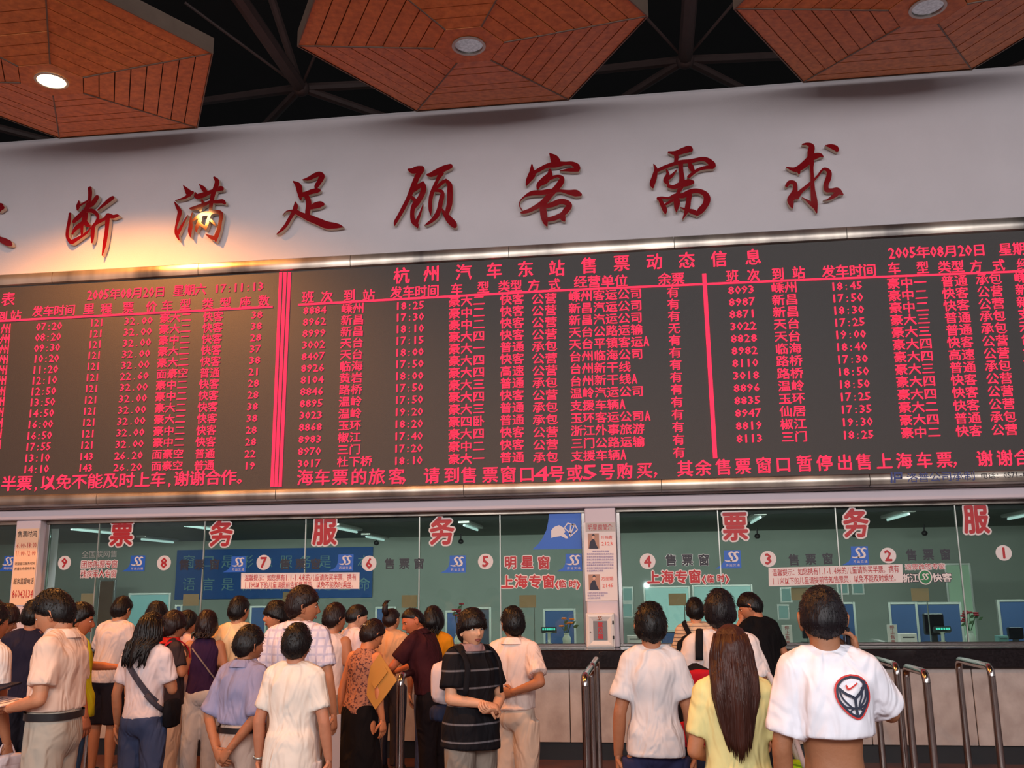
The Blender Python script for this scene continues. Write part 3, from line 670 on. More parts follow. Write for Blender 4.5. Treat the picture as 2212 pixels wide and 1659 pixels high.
for x, lab in ((-8.3, 'far left'), (-3.85, 'left'), (0.65, 'right')):
    hex_panel(x, YH-4.9, 'timber hexagon in the nearer row above the queue, %s' % lab, lit=True, lamp_label='burning amber lamp in the nearer row, %s' % lab, power=620, warm=WARM)
# space-frame bars above the panels
tr = struct(thing('roof_truss', 'dark brown steel space frame above the timber hexagons', 'truss', (0, 0, 7.9)))
del tr['category']
ZT = 7.95
def node(px, py): return PZ(px, py, ZT)
nA, nB = node(650, 190), node(1480, 130)
def bar3(a, b, r=0.05, nm='bar'): MB().tube([a, b], r, 8).build(nm, M_truss, tr, world=True, smooth=True)
sp_ = nB[0]-nA[0]
for base in (nA-np.array([sp_, 0, 0]), nA, nB, nB+np.array([sp_, 0, 0])):
    MB().ell(base, (0.11, 0.11, 0.11), 12, 8).build('node', M_truss, tr, world=True, smooth=True)
    bar3(base, base+np.array([0, -5.2, 0]), 0.085)
    for dx in (-1, 1):
        bar3(base, base+np.array([dx*sp_/2, 1.9, 1.0]), 0.06)
        bar3(base, base+np.array([dx*0.95, -1.3, 0.45]), 0.018)
        bar3(base, base+np.array([dx*sp_/2, 2.6, 0.0]), 0.055)
        bar3(base+np.array([0, -5.2, 0]), base+np.array([dx*sp_/2, -2.6, 1.3]), 0.05)
    bar3(base, base+np.array([0, -2.6, 1.4]), 0.05)

# ------------------------------------------------------------------ lettering and signs on the glass
GY = YG-0.010
def cell(ch, x, y, h, Y, red, outline, nm, label, cat, group, red_b=0.030, out_b=0.060, w=None):
    c = P(x, y, Y); t = thing(nm, label, cat, c, group); H, W = h*pxh(x, y, Y), (w or h*0.96)*pxs(x, y, Y)
    if outline is not None:
        mb = MB()
        for k in range(12):
            a = 2*math.pi*k/12; put(mb, ch, c+np.array([math.cos(a)*H*0.085, 0, math.sin(a)*H*0.085]), H, W, Y, 0.0)
        mb.build('outline', outline, t, world=True, recalc=False)
    mb = MB(); put(mb, ch, c+np.array([0, -0.0045, 0]), H, W, Y, red_b); mb.build('face', red, t, world=True, recalc=False)
    return t
big = [('票', 263, 1151, 58, 'over window nine'), ('务', 478.5, 1152, 58, 'over window eight'), ('服', 701.7, 1147.6, 60, 'over window seven'), ('务', 955, 1146.5, 62, 'left of window five'),
       ('票', 1588, 1136, 64, 'right of window four'), ('务', 1848.5, 1129.4, 64, 'left of window two'), ('服', 2108, 1121, 64, 'left of window one')]
for ch, x, y, h, where in big:
    cell(ch, x, y, h, GY, M_redt, M_white, 'glass_lettering', 'large red white-outlined character %s on the glass, %s' % (ch, where), 'lettering', 'large red characters on the glass', w=h*0.86)
def group_text(nm, label, cat, specs, Y, group=None):
    """several glyph runs forming one sign stuck on the glass; specs: (string, xl, yl, xr, yr, h, bold, material)"""
    c = P(specs[0][1], specs[0][2], Y); t = thing(nm, label, cat, c, group)
    for i, (s, xl, yl, xr, yr, h, bold, mm, out) in enumerate(specs):
        if out is not None:
            mb = MB(); e = h*0.045
            for dx, dy in ((e, 0), (-e, 0), (0, e), (0, -e)): line_px(mb, s, xl+dx, yl+dy, xr+dx, yr+dy, h, Y, 0.060)
            mb.build('outline', out, t, world=True, recalc=False)
        mb = MB(); line_px(mb, s, xl, yl, xr, yr, h, Y-0.0045, bold); mb.build('text_line', mm, t, world=True, recalc=False)
    return t
NUMW = dict(zip('987654321', 'nine eight seven six five four three two one'.split()))
NUMP = dict(zip('987654321', ['leftmost, beside the left pier', 'between the first two big characters', 'above the left end of the long notice', 'above the right end of the long notice', 'left of two rows of red characters', 'at the left of the right glass', 'above the left end of the right notice', 'above the right end of the right notice', 'rightmost, near the photo edge']))
for dgt, x, y, r in [('9', 139.5, 1216, 14), ('8', 354.4, 1216, 15), ('7', 569.7, 1215, 15.5), ('6', 797.4, 1217, 16), ('5', 1049, 1213, 16.5), ('4', 1399, 1212.5, 17), ('3', 1659.4, 1207.5, 17.5), ('2', 1918.4, 1200, 17.5), ('1', 2168, 1194.5, 17.5)]:
    c = P(x, y, GY); t = thing('window_number', 'round white disc with the red figure %s, %s' % (NUMW[dgt], NUMP[dgt]), 'number sign', c, 'ticket window numbers')
    R_ = r*pxs(x, y, GY); mb = MB(); mb.loft([[(c[0]+rr*math.cos(a), yy, c[2]+rr*math.sin(a)) for a in [2*math.pi*k/32 for k in range(32)]] for rr, yy in ((R_, GY), (R_, GY-0.003), (R_*0.97, GY-0.004))]); mb.build('disc', M_white, t, world=True)
    mb = MB(); put(mb, dgt, (c[0], GY-0.007, c[2]), R_*1.55, R_*0.95, GY, 0.030); mb.build('figure', M_redt, t, world=True, recalc=False)
# blue corner stickers with the double-S mark
def s_mark(mb, c, s, Y):
    for off in (-0.20, 0.16):
        pts = [(0.26, 0.30), (0.10, 0.36), (-0.06, 0.26), (0.0, 0.10), (0.10, -0.04), (0.06, -0.20), (-0.14, -0.26), (-0.40, -0.22)]
        sp = spline([(x+off, z, 0) for x, z in pts], 4); n = len(sp); top, bot = [], []
        for i, p in enumerate(sp):
            d = sp[min(i+1, n-1)]-sp[max(i-1, 0)]; d = d/np.linalg.norm(d); w = 0.075*math.sin(math.pi*min(1, (i+1.5)/(n+1)))**0.5
            top.append((c[0]+(p[0]-d[1]*w)*s, Y, c[2]+(p[1]+d[0]*w)*s)); bot.append((c[0]+(p[0]+d[1]*w)*s, Y, c[2]+(p[1]-d[0]*w)*s))
        mb.add(top+bot, [(i, i+1, n+i+1, n+i) for i in range(n-1)])
def blue_sticker(x, y, w, h, label):
    c = P(x, y, GY); t = thing('blue_sticker', label, 'sticker', c, 'blue double-S stickers by the window numbers')
    ux, uz = w*pxs(x, y, GY), h*pxh(x, y, GY)
    pts = [(0.5, 0.5), (-0.42, 0.5), (-0.42, 0.2), (-0.46, -0.1), (-0.60, -0.32), (-0.95, -0.5), (0.5, -0.5)]
    mb = MB(); mb.prism([(c[0]+a*ux, c[2]+b*uz) for a, b in pts], GY-0.002, GY); mb.build('sheet', M_blue, t, world=True)
    mb = MB(); s_mark(mb, (c[0]+0.08*ux, 0, c[2]+0.10*uz), uz*0.80, GY-0.005); mb.build('emblem', M_white, t, world=True, recalc=False)
    mb = MB(); H = 6*pxh(x, y, GY)
    for k, ch in enumerate('苏运交通'): put(mb, ch, (c[0]+(-0.27+0.2*k)*ux, GY-0.005, c[2]-0.33*uz), H, H*1.05, GY, 0.008)
    mb.build('caption', M_white, t, world=True, recalc=False)
for x, y, w, h, lab in [(18, 1217, 22, 32, 'blue double-S sticker beyond the left pier'), (296, 1217, 34, 34, 'blue double-S sticker left of figure eight'), (514, 1219, 34, 34, 'blue double-S sticker left of figure seven'), (745.4, 1215, 36, 35, 'blue double-S sticker left of figure six'),
                        (987.3, 1218.3, 38, 37, 'blue double-S sticker left of figure five'), (1238, 1215, 38, 38, 'blue double-S sticker at the right edge of window five'), (1581, 1208, 39, 39, 'blue double-S sticker left of figure three'), (1856, 1200, 40, 40, 'blue double-S sticker left of figure two')]:
    blue_sticker(x, y, w, h, lab)
# large blue corner sheet with the hand and ticket
c = P(1220, 1150, GY); t = thing('corner_sheet', 'large blue corner sheet with a white hand holding tickets, top right of the left glass', 'sticker', c)
def q2(x, y): p = P(x, y, GY); return (p[0], p[2])
MB().prism([q2(*p) for p in [(1259, 1107), (1186, 1109), (1184, 1128), (1180, 1146), (1172, 1162), (1163, 1175), (1150, 1187), (1259, 1186)]], GY-0.002, GY).build('sheet', M_blue, t, world=True)
R3 = lambda x, y: q2(900+x/4.809, 1080+y/4.809)
MB().prism([R3(*p) for p in [(1398, 395), (1398, 315), (1430, 280), (1480, 262), (1530, 290), (1545, 330), (1530, 350), (1560, 372), (1575, 400), (1550, 400), (1500, 375), (1440, 385)]], GY-0.005, GY-0.003).build('hand_print', M_white, t, world=True)
mb = MB()
for poly in ([(1535, 290), (1570, 240), (1640, 262), (1600, 350)], [(1600, 262), (1640, 250), (1672, 310), (1590, 385)]):
    for a, b2 in zip(poly, poly[1:]+poly[:1]):
        A, B = np.array(R3(*a)), np.array(R3(*b2)); d = B-A; L_ = np.linalg.norm(d); d /= L_
        mb.obox(((A+B)[0]/2, GY-0.005, (A+B)[1]/2), [np.array([d[0], 0, d[1]])*L_/2, np.array([-d[1], 0, d[0]])*0.006, np.array([0, 0.001, 0])])
mb.build('ticket_print', M_white, t, world=True)
# counter names
for sp, lab, mm, out in [
    ([('售票窗', 826, 1218, 921, 1217, 24)], 'dark characters beside figure six', M_dkt, None), ([('售票窗', 600, 1219, 698, 1218, 24)], 'dark characters beside figure seven', M_dkt, None),
    ([('售票窗', 382, 1220, 480, 1219, 24)], 'dark characters beside figure eight', M_dkt, None), ([('售票窗', 1432, 1210, 1538, 1209, 26)], 'dark outlined characters beside figure four', M_dkt, M_alu),
    ([('售票窗', 1697, 1210, 1806, 1206, 25)], 'dark characters beside figure three', M_dkt, None), ([('售票窗', 1951, 1199, 2060, 1197, 25)], 'dark characters beside figure two', M_dkt, None)]:
    s, xl, yl, xr, yr, h = sp[0]
    # three spaced cells
    t = thing('window_lettering', lab+' on the glass', 'lettering', P(xl, yl, GY), 'dark counter names on the glass')
    for k, ch in enumerate(s):
        x = xl+(xr-xl)*(k+0.5)/3; y = yl+(yr-yl)*(k+0.5)/3
        for nm, mm2, bold, dy in ((('outline', out, 0.060, 0.0),) if out else ())+(('character', mm, 0.030, 0.0045),):
            mb = MB(); put(mb, ch, P(x, y, GY-dy), h*pxh(x, y, GY), h*0.95*pxs(x, y, GY), GY, bold); mb.build(nm, mm2, t, world=True, recalc=False)
def spaced(mb, s, xs, ys, h, Y, bold):
    for ch, x, y in zip(s, xs, ys): put(mb, ch, P(x, y, Y), h*pxh(x, y, Y), h*0.95*pxs(x, y, Y), Y, bold)
def red_sign(label, rows):
    t = thing('window_lettering', label, 'lettering', P(rows[0][1][0], rows[0][2][0], GY), 'red counter names on the glass')
    for s, xs, ys, h in rows:
        for ch, x, y in zip(s, xs, ys):
            mb = MB()
            for dx, dy in ((1.3, 0), (-1.3, 0), (0, 1.3), (0, -1.3)): spaced(mb, ch, [x+dx], [y+dy], h, GY, 0.060 if h > 16 else 0.030)
            mb.build('outline', M_white, t, world=True, recalc=False)
            mb = MB(); spaced(mb, ch, [x], [y], h, GY-0.0045, 0.030); mb.build('character', M_redt, t, world=True, recalc=False)
need_par = '(临时)'
red_sign('red characters outlined white in two rows beside figure five', [('明星窗', [1102.7, 1139, 1174.5], [1215, 1214, 1215], 28), ('上海专窗', [1095.5, 1125.6, 1155.8, 1185], [1256.8, 1255.7, 1255.7, 1255.7], 29), ('(临时)', [1203, 1215, 1237, 1249], [1261, 1261, 1261, 1261], 17)])
red_sign('red characters outlined white in one row beneath figure four', [('上海专窗', [1411.5, 1441.6, 1471.8, 1501], [1247, 1246.4, 1246, 1245], 29), ('(临时)', [1520, 1534, 1557, 1571], [1250, 1250, 1249, 1249], 17)])
W9 = [('全国联网售', 176, 1198, 254, 1196, 16, 0.008, M_alu, None), ('团体购票专窗', 175, 1219.5, 254, 1218, 17, 0.008, M_redt, M_white), ('残疾军人专窗', 174, 1240, 252, 1239, 17, 0.008, M_redt, M_white)]
group_text('window_lettering', 'three small rows of grey and red characters beside figure nine', 'lettering', W9, GY)
group_text('window_lettering', 'small orange-red characters over the green oval emblem beneath figure two', 'lettering', [('退票改签专窗', 1955, 1225, 2041.7, 1223, 13, 0.008, M_redt, M_white)], GY)
t = group_text('window_lettering', 'white characters either side of a green oval emblem beneath figure two', 'lettering', [('浙江', 1947, 1249, 1984, 1248, 19, 0.030, M_white, M_dkt), ('快客', 2014, 1248, 2056, 1247, 19, 0.030, M_white, M_dkt)], GY)
c = P(1998.5, 1246.5, GY); mb = MB()
mb.loft([[(c[0]+rx*math.cos(a), yy, c[2]+rz*math.sin(a)) for a in [2*math.pi*k/24 for k in range(24)]] for rx, rz, yy in ((0.070, 0.080, GY), (0.070, 0.080, GY-0.002))]); mb.build('emblem_rim', M_white, t, world=True)
mb = MB(); mb.loft([[(c[0]+rx*math.cos(a), yy, c[2]+rz*math.sin(a)) for a in [2*math.pi*k/24 for k in range(24)]] for rx, rz, yy in ((0.058, 0.068, GY-0.002), (0.058, 0.068, GY-0.004))]); mb.build('emblem', mat('green_print', (30, 120, 70), 0.5), t, world=True)
mb = MB(); s_mark(mb, (c[0], 0, c[2]), 0.09, GY-0.006); mb.build('emblem_mark', M_white, t, world=True, recalc=False)
# long paper notices
def notice(label, c4, l1, l2):
    t = thing('paper_notice', label, 'notice', P(*c4[0], GY), 'long white fare notices on the glass')
    A = [P(x, y, GY-0.006) for x, y in c4]; mb = MB(); mb.add([p for p in A]+[p+np.array([0, 0.004, 0]) for p in A], [(0, 1, 2, 3), (7, 6, 5, 4), (0, 4, 5, 1), (1, 5, 6, 2), (2, 6, 7, 3), (3, 7, 4, 0)]); mb.build('sheet', M_white, t, world=True)
    for s, (xl, yl, xr, yr, h) in l1, l2:
        mb = MB(); line_px(mb, s, xl, yl, xr, yr, h, GY-0.009, 0.008); mb.build('text_line', M_redt, t, world=True, recalc=False)
notice('long white notice with two red lines below figures seven and six', [(521, 1238), (776.6, 1236.5), (776, 1272), (520.5, 1272)], (N1, (528, 1248, 770, 1246.5, 15)), (N2, (528, 1263.5, 769, 1262.5, 15)))
notice('long white notice with two red lines below figures three and two', [(1660, 1226.6), (1949.4, 1218.5), (1950.5, 1258), (1661, 1266.5)], (N1, (1668, 1237, 1942, 1228.5, 16.5)), (N2, (1668, 1256, 1942, 1247.5, 16.5)))
# small tan notices on slim stands behind the glass
SY = YG+0.10
for x, y, w, h, lab in [(190, 1294, 30, 24, 'at window nine'), (412.6, 1296, 34, 25, 'at window eight'), (628, 1292, 34, 27, 'at window seven'), (884.7, 1299, 34, 27, 'at window six'), (1140, 1299, 36, 27, 'at window five'), (1463.5, 1295, 38, 26, 'at window four'), (1727, 1283, 36, 27, 'at window three'), (1987.4, 1284.6, 38, 27, 'at window two')]:
    c = P(x, y, SY); t = thing('card_stand', 'small tan card on a slim stand inside, %s' % lab, 'sign', (c[0], SY, z_sill), 'tan cards on stands')
    ux, uz = w*pxs(x, y, SY)/2, h*pxh(x, y, SY)/2
    MB().box((c[0]-ux, SY-0.004, c[2]-uz), (c[0]+ux, SY, c[2]+uz)).build('card', M_tan, t, world=True)
    MB().tube([(c[0]+ux*0.75, SY+0.008, z_sill+0.012), (c[0]+ux*0.75, SY+0.008, c[2]+uz)], 0.006, 6).build('stem', M_alu, t, world=True, smooth=True)
    MB().lathe([(0.05, 0), (0.05, 0.008), (0.01, 0.014)], (c[0]+ux*0.75, SY+0.008, z_sill), 16).build('foot', M_alu, t, world=True, smooth=True)
# sill board inside so that the stands rest on something
MB().box((-13.9, YG+0.03, z_sill-0.03), (11.9, 0.85, z_sill), bev=0.004).build('trim_7', M_alu); struct(bpy.data.objects['trim_7'])
# vertical 'window closed' signs
for x, y, lab in ((1927.7, 1366, 'left of window two'), (1700.5, 1369, 'near the tall man on the phone')):
    c = P(x, y, SY); t = thing('closed_sign', 'small white upright sign with red characters, %s' % lab, 'sign', (c[0], SY, z_sill), 'closed signs')
    uz = 22*pxh(x, y, SY); ux = 11*pxs(x, y, SY); MB().box((c[0]-ux, SY, z_sill), (c[0]+ux, SY+0.01, z_sill+2*uz), bev=0.002).build('plate', M_white, t, world=True)
    mb = MB()
    for k, ch in enumerate('停止售票'): put(mb, ch, (c[0], SY-0.004, z_sill+2*uz*(0.86-0.24*k)), uz*0.44, uz*0.46, SY, 0.008)
    mb.build('text_line', M_redt, t, world=True, recalc=False)
# ------------------------------------------------------------------ posters on the piers, suggestion box
PY = -0.004
c = P(1297, 1210, PY); t = thing('staff_poster', 'white poster with two portraits on the middle pier, above the suggestion box', 'poster', c)
def rect(x0, y0, x1, y1, Y, mm, nm, par, th=0.004):
    A, B = P(x0, y1, Y), P(x1, y0, Y); return MB().box((A[0], Y-th, A[2]), (B[0], Y, B[2])).build(nm, mm, par, world=True)
rect(1265, 1128, 1329, 1298, PY, M_white, 'sheet', t, 0.006)
rect(1265, 1128, 1328.5, 1149, PY-0.006, mat('pale_grey_print', (182, 172, 168), 0.6), 'title_band', t, 0.001)
Y2 = PY-0.010
mb = MB(); line_px(mb, '明星窗简介', 1269, 1139.5, 1323, 1138.5, 14, Y2, 0.008); mb.build('title', M_redt, t, world=True, recalc=False)
mb = MB(); line_px(mb, '叶鸣青', 1298, 1161, 1323, 1160.5, 8.5, Y2, 0.008); line_px(mb, '2123', 1299, 1174.5, 1324, 1174, 9, Y2, 0.008); line_px(mb, '方丽娟', 1299, 1250, 1325, 1249.5, 9, Y2, 0.008); line_px(mb, '2145', 1301, 1265, 1325, 1264.5, 9, Y2, 0.008); mb.build('text_line', mat('orange_red_print', (216, 70, 50), 0.5), t, world=True, recalc=False)
mb = MB(); rr = random.Random(3); pool = '生命质量服务形象窗口是语言根本网'
for k in range(8):
    n = 14 if k not in (0, 7) else 8
    line_px(mb, ''.join(rr.choice(pool) for _ in range(n)), 1267.5+(0 if n == 14 else 12*(k == 0)), 1191+k*6, 1267.5+(58 if n == 14 else 36+12*(k == 0)), 1190.6+k*6, 4.2, Y2, 0.008)
for k in range(3): line_px(mb, ''.join(rr.choice(pool) for _ in range(11-2*k)), 1269, 1281+k*5.5, 1269+44-8*k, 1280.6+k*5.5, 4.2, Y2, 0.008)
mb.build('small_print', mat('violet_print', (110, 112, 180), 0.6), t, world=True, recalc=False)
M_ph = mat('photo_ground', (170, 130, 112), 0.6); M_suit = mat('photo_suit', (36, 38, 58), 0.6); M_face = mat('photo_face', (214, 164, 140), 0.6)
for x0, y0, x1, y1 in ((1270.5, 1152, 1293.6, 1185), (1272, 1240.5, 1295.5, 1274.5)):
    rect(x0, y0, x1, y1, Y2+0.003, M_ph, 'portrait', t, 0.001)
    cx_, w_, h_ = (x0+x1)/2, x1-x0, y1-y0
    g = lambda u, v: (lambda p: (p[0], p[2]))(P(x0+w_*u, y0+h_*v, Y2))
    MB().prism([g(*p) for p in [(0.08, 1.0), (0.15, 0.6), (0.32, 0.42), (0.5, 0.36), (0.62, 0.45), (0.72, 0.7), (0.92, 0.95), (0.92, 1.0)]], Y2, Y2+0.001).build('portrait_figure', M_suit, t, world=True)
    MB().prism([g(0.48+0.13*math.cos(a), 0.24+0.13*math.sin(a)) for a in [2*math.pi*k/14 for k in range(14)]], Y2-0.001, Y2).build('portrait_face', M_face, t, world=True)
    MB().prism([g(*p) for p in [(0.33, 0.22), (0.36, 0.10), (0.48, 0.05), (0.60, 0.10), (0.63, 0.22), (0.56, 0.15), (0.42, 0.15)]], Y2-0.002, Y2-0.001).build('portrait_hair', M_suit, t, world=True)
# suggestion box
A, B = P(1268.5, 1403, -0.002), P(1327, 1324, -0.002); x0, x1, z0, z1 = A[0], B[0], z_ct, B[2]
t = thing('suggestion_box', 'white framed suggestion box with a grey plate and red characters on the middle pier', 'box', ((x0+x1)/2, -0.05, z0))
M_boxw = mat('box_white', (214, 206, 202), 0.35); w = x1-x0; h = z1-z0
MB().box((x0, -0.10, z0), (x1, -0.001, z1), bev=0.006).build('case', M_boxw, t, world=True)
mb = MB(); r = lambda i, y: [(x0+i, y, z0+i), (x1-i, y, z0+i), (x1-i, y, z1-i), (x0+i, y, z1-i)]
mb.loft([r(0.012, -0.100), r(0.016, -0.112), r(0.035, -0.116), r(0.075, -0.103)], cap=False); mb.build('door_frame', M_boxw, t, world=True)
MB().box((x0+0.077, -0.106, z0+0.08), (x1-0.077, -0.1005, z1-0.08)).build('name_plate', mat('grey_plate', (112, 112, 116), 0.4), t, world=True)
mb = MB()
for k, ch in enumerate('意见箱'): put(mb, ch, ((x0+x1)/2, -0.109, z0+h*(0.67-0.17*k)), 0.060, 0.062, 0, 0.030)
mb.build('name_text', M_redt, t, world=True, recalc=False)
mb = MB(); s_mark(mb, ((x0+x1)/2, 0, z1-0.052), 0.06, -0.1175); mb.build('emblem', mat('brown_print', (150, 90, 60), 0.5), t, world=True, recalc=False)
for k in (0.25, 0.68): MB().box((x1-0.022, -0.122, z0+h*k), (x1-0.006, -0.10, z0+h*(k+0.10)), bev=0.003).build('hinge', M_dark, t, world=True)
MB().tube([(x0+0.045, -0.121, z0+h*0.46), (x0+0.045, -0.11, z0+h*0.46)], 0.008, 10).build('lock', M_chrome, t, world=True)
# opening-hours sheet on the left pier
t = thing('hours_sheet', 'tall cream sheet with red and dark lines on the left pier', 'poster', P(58, 1220, PY))
xa, xb = P(37.5, 1143, PY)[0], P(85, 1143, PY)[0]
MB().box((xa, PY-0.004, P(50, 1307, PY)[2]), (xb, PY, P(60, 1142, PY)[2])).build('sheet', mat('cream_sheet', (226, 190, 160), 0.6), t, world=True)
for s, xl, y, xr, h, mm in [('售票时间', 38.5, 1153.5, 80, 15, M_dkt), ('6:00-18:00', 36, 1177.5, 79, 13, M_redt), ('11:00-12:00', 33, 1194.5, 77, 13, M_redt), ('明星窗口服务时间', 32, 1217, 76, 6.5, M_dkt), ('质量生命服务形象', 31, 1228, 75, 6.5, M_dkt), ('服务监督电话', 29, 1255, 73, 14, M_dkt), ('86043134', 26, 1282.5, 71, 20, M_redt)]:
    mb = MB(); line_px(mb, s, xl, y+0.7, xr, y-0.5, h, Y2+0.002, 0.008); mb.build('text_line', mm, t, world=True, recalc=False)

# ------------------------------------------------------------------ inside the ticket office
BY = IY-0.03
A, B = P(377, 1295, BY), P(806, 1181, BY)
t = thing('wall_banner', 'wide blue banner with two rows of pale characters on the office back wall', 'banner', ((A[0]+B[0])/2, BY, A[2]))
MB().box((A[0], BY-0.01, A[2]), (B[0], BY, B[2])).build('cloth', M_banner, t, world=True)
mb = MB()
for s, y in (('窗口是形象服务是根本', 1213), ('语言是桥梁质量是生命', 1262)):
    for k, ch in enumerate(s): x = 408+k*42; put(mb, ch, P(x, y, BY-0.02), 30*pxh(x, y, BY), 28*pxs(x, y, BY), BY, 0.008)
mb.build('text_line', M_pale, t, world=True, recalc=False)
# strip fixtures on the office ceiling
for x0_, y0_, x1_, y1_, lab in [(162, 1138, 235, 1154, 'leftmost, behind the first big character'), (301, 1161, 375, 1173, 'left, beyond the first big character'), (413, 1134, 462, 1144, 'left of the second big character'), (725, 1139, 768, 1147.6, 'right of the third big character'), (791, 1158, 851, 1170, 'beyond the third big character'),
                           (987, 1132, 1046, 1144.5, 'right of the fourth big character'), (1620, 1134, 1648, 1108, 'right of the first character of the right glass'), (1912, 1125, 1971, 1104.5, 'right of the second character of the right glass'), (2182, 1118, 2240, 1108, 'at the right edge of the photo')]:
    zt = IZ-0.06; a, b2 = PZ(x0_, y0_, zt), PZ(x1_, y1_, zt)
    ym = max(0.9, min(6.3, (a[1]+b2[1])/2)); xm = PZ((x0_+x1_)/2, (y0_+y1_)/2, zt)[0]
    t = thing('strip_light', 'office ceiling strip light, '+lab, 'lamp', (xm, ym, IZ), 'office strip lights')
    MB().box((xm-0.09, ym-0.62, IZ-0.05), (xm+0.09, ym+0.62, IZ-0.001), bev=0.012).build('housing', M_alu, t, world=True)
    MB().tube([(xm, ym-0.58, IZ-0.07), (xm, ym+0.58, IZ-0.07)], 0.018, 8).build('lamp_tube', M_tube, t, world=True, smooth=True)
area('office_fill_hidden', (-5.0, 0.66, IZ-0.025), (-5.0, 4.0, 0.6), 8.5, 0.22, 400, (0.95, 1.0, 0.96))  # added fill hidden behind the window head, not an office fixture
area('office_fill_hidden', (2.6, 0.66, IZ-0.025), (2.6, 4.0, 0.6), 6.0, 0.22, 270, (0.95, 1.0, 0.96))  # second added fill, same hidden spot over the right glass
# partitions
def partition(px, py, w, h, Y, lab, mm=M_part, nm='partition', cat='partition', group='blue office partitions', leg=True):
    """framed panel whose top left is seen at px,py; w,h in px; stands on the office floor"""
    A, B = P(px, py+h, Y), P(px+w, py, Y); t = thing(nm, lab, cat, ((A[0]+B[0])/2, Y, 0), group)
    MB().box((A[0]+0.03, Y-0.02, 0.10), (B[0]-0.03, Y+0.02, B[2]-0.03)).build('panel', mm, t, world=True)
    for a, c in (((A[0], 0.0), (A[0]+0.03, B[2])), ((B[0]-0.03, 0.0), (B[0], B[2])), ((A[0]+0.03, B[2]-0.03), (B[0]-0.03, B[2]))):
        MB().box((a[0], Y-0.028, a[1]), (c[0], Y+0.028, c[1]), bev=0.003).build('frame_rail', M_alu, t, world=True)
    return t
for a in [(1924, 1300, 56, 80, 2.4, 'blue partition left of the dark monitor at window two'), (1979, 1300, 96, 80, 2.5, 'wide blue partition behind the dark monitor at window two'), (2162, 1294, 90, 95, 2.2, 'blue partition at the right edge of the photo'), (1778, 1300, 68, 90, 3.0, 'narrow blue partition beside the head of the phone man'),
          (1174, 1314, 70, 60, 2.2, 'blue partition behind window five'), (538, 1308, 40, 80, 3.0, 'blue partition right of the man in the orange-lit shirt'), (810, 1310, 46, 70, 2.6, 'blue partition by the upright ponytail'), (962, 1318, 52, 60, 2.0, 'low blue partition by the red flowers'), (376, 1306, 20, 60, 3.4, 'small blue partition at window eight'), (1424, 1360, 60, 34, 1.6, 'low blue partition at window four')]:
    partition(*a)
partition(1012, 1311, 50, 84, 1.7, 'dark tall cabinet between windows six and five', mat('dark_cabinet', (34, 44, 58), 0.4), 'cabinet', 'cabinet', None)
partition(205, 1252, 46, 130, 6.2, 'brown wooden door at the back of the office, left', mat('brown_door', (96, 66, 40), 0.5), 'office_door', 'door', None)
partition(275, 1280, 96, 66, 3.4, 'pale teal service hatch board behind window eight', mat('teal_board', (90, 130, 130), 0.5), 'hatch_board', 'board', None)
partition(2050, 1216, 45, 120, 5.2, 'pale green pillar board behind window two', mat('pale_green', (150, 176, 150), 0.7), 'pillar_board', 'board', None)
partition(1390, 1265, 100, 24, 4.5, 'long pale notice shelf behind window four, left half', mat('pale_board', (150, 185, 180), 0.6), 'notice_shelf', 'shelf', None)
partition(1495, 1262, 130, 22, 4.6, 'long pale notice shelf behind window four, right half', mat('pale_board', (150, 185, 180), 0.6), 'notice_shelf', 'shelf', None)
for x, y, lab in ((1347, 1284, 'left of window four, upper'), (1347, 1318, 'left of window four, lower'), (1690, 1285, 'behind window three, left'), (1684, 1322, 'behind window three, lower left'), (1812, 1268, 'behind the phone man, left'), (1845, 1268, 'behind the phone man, right')):
    A, B = P(x, y+13, IY-0.03), P(x+17, y-13, IY-0.03); t = thing('wall_sheet', 'small pale sheet on the office back wall, '+lab, 'sheet', (A[0], IY-0.03, A[2]), 'pale sheets in the office')
    MB().box((A[0], IY-0.03, A[2]), (B[0], IY-0.02, B[2])).build('sheet', mat('pale_board', (150, 185, 180), 0.6), t, world=True); MB().box((A[0]-0.03, IY-0.02, A[2]-0.03), (B[0]+0.03, IY, B[2]+0.03)).build('backing', M_alu, t, world=True)
# screens on stalks, flowers, keypads on the sill
def monitor(x, y, w, h, Y, lab):
    c = P(x, y, Y); t = thing('monitor', lab, 'monitor', (c[0], Y, z_sill), 'office monitors'); ux, uz = w*pxs(x, y, Y)/2, h*pxh(x, y, Y)/2
    MB().box((c[0]-ux, Y, c[2]-uz), (c[0]+ux, Y+0.05, c[2]+uz), bev=0.01).build('case', M_monitor, t, world=True)
    MB().box((c[0]-ux*0.9, Y-0.003, c[2]-uz*0.86), (c[0]+ux*0.9, Y, c[2]+uz*0.9)).build('screen', mat('dark_screen', (14, 18, 26), 0.15), t, world=True)
    MB().box((c[0]-0.03, Y+0.02, z_sill+0.01), (c[0]+0.03, Y+0.045, c[2]-uz+0.01)).build('stalk', M_monitor, t, world=True)
    MB().box((c[0]-0.10, Y-0.05, z_sill), (c[0]+0.10, Y+0.10, z_sill+0.012), bev=0.004).build('foot', M_monitor, t, world=True)
monitor(2018, 1348, 44, 46, 0.62, 'dark monitor at window two in front of the blue partition'); monitor(1750, 1362, 34, 34, 0.66, 'dark monitor left of the phone man')
monitor(2195, 1368, 34, 26, 0.62, 'dark monitor at the right edge of the photo')
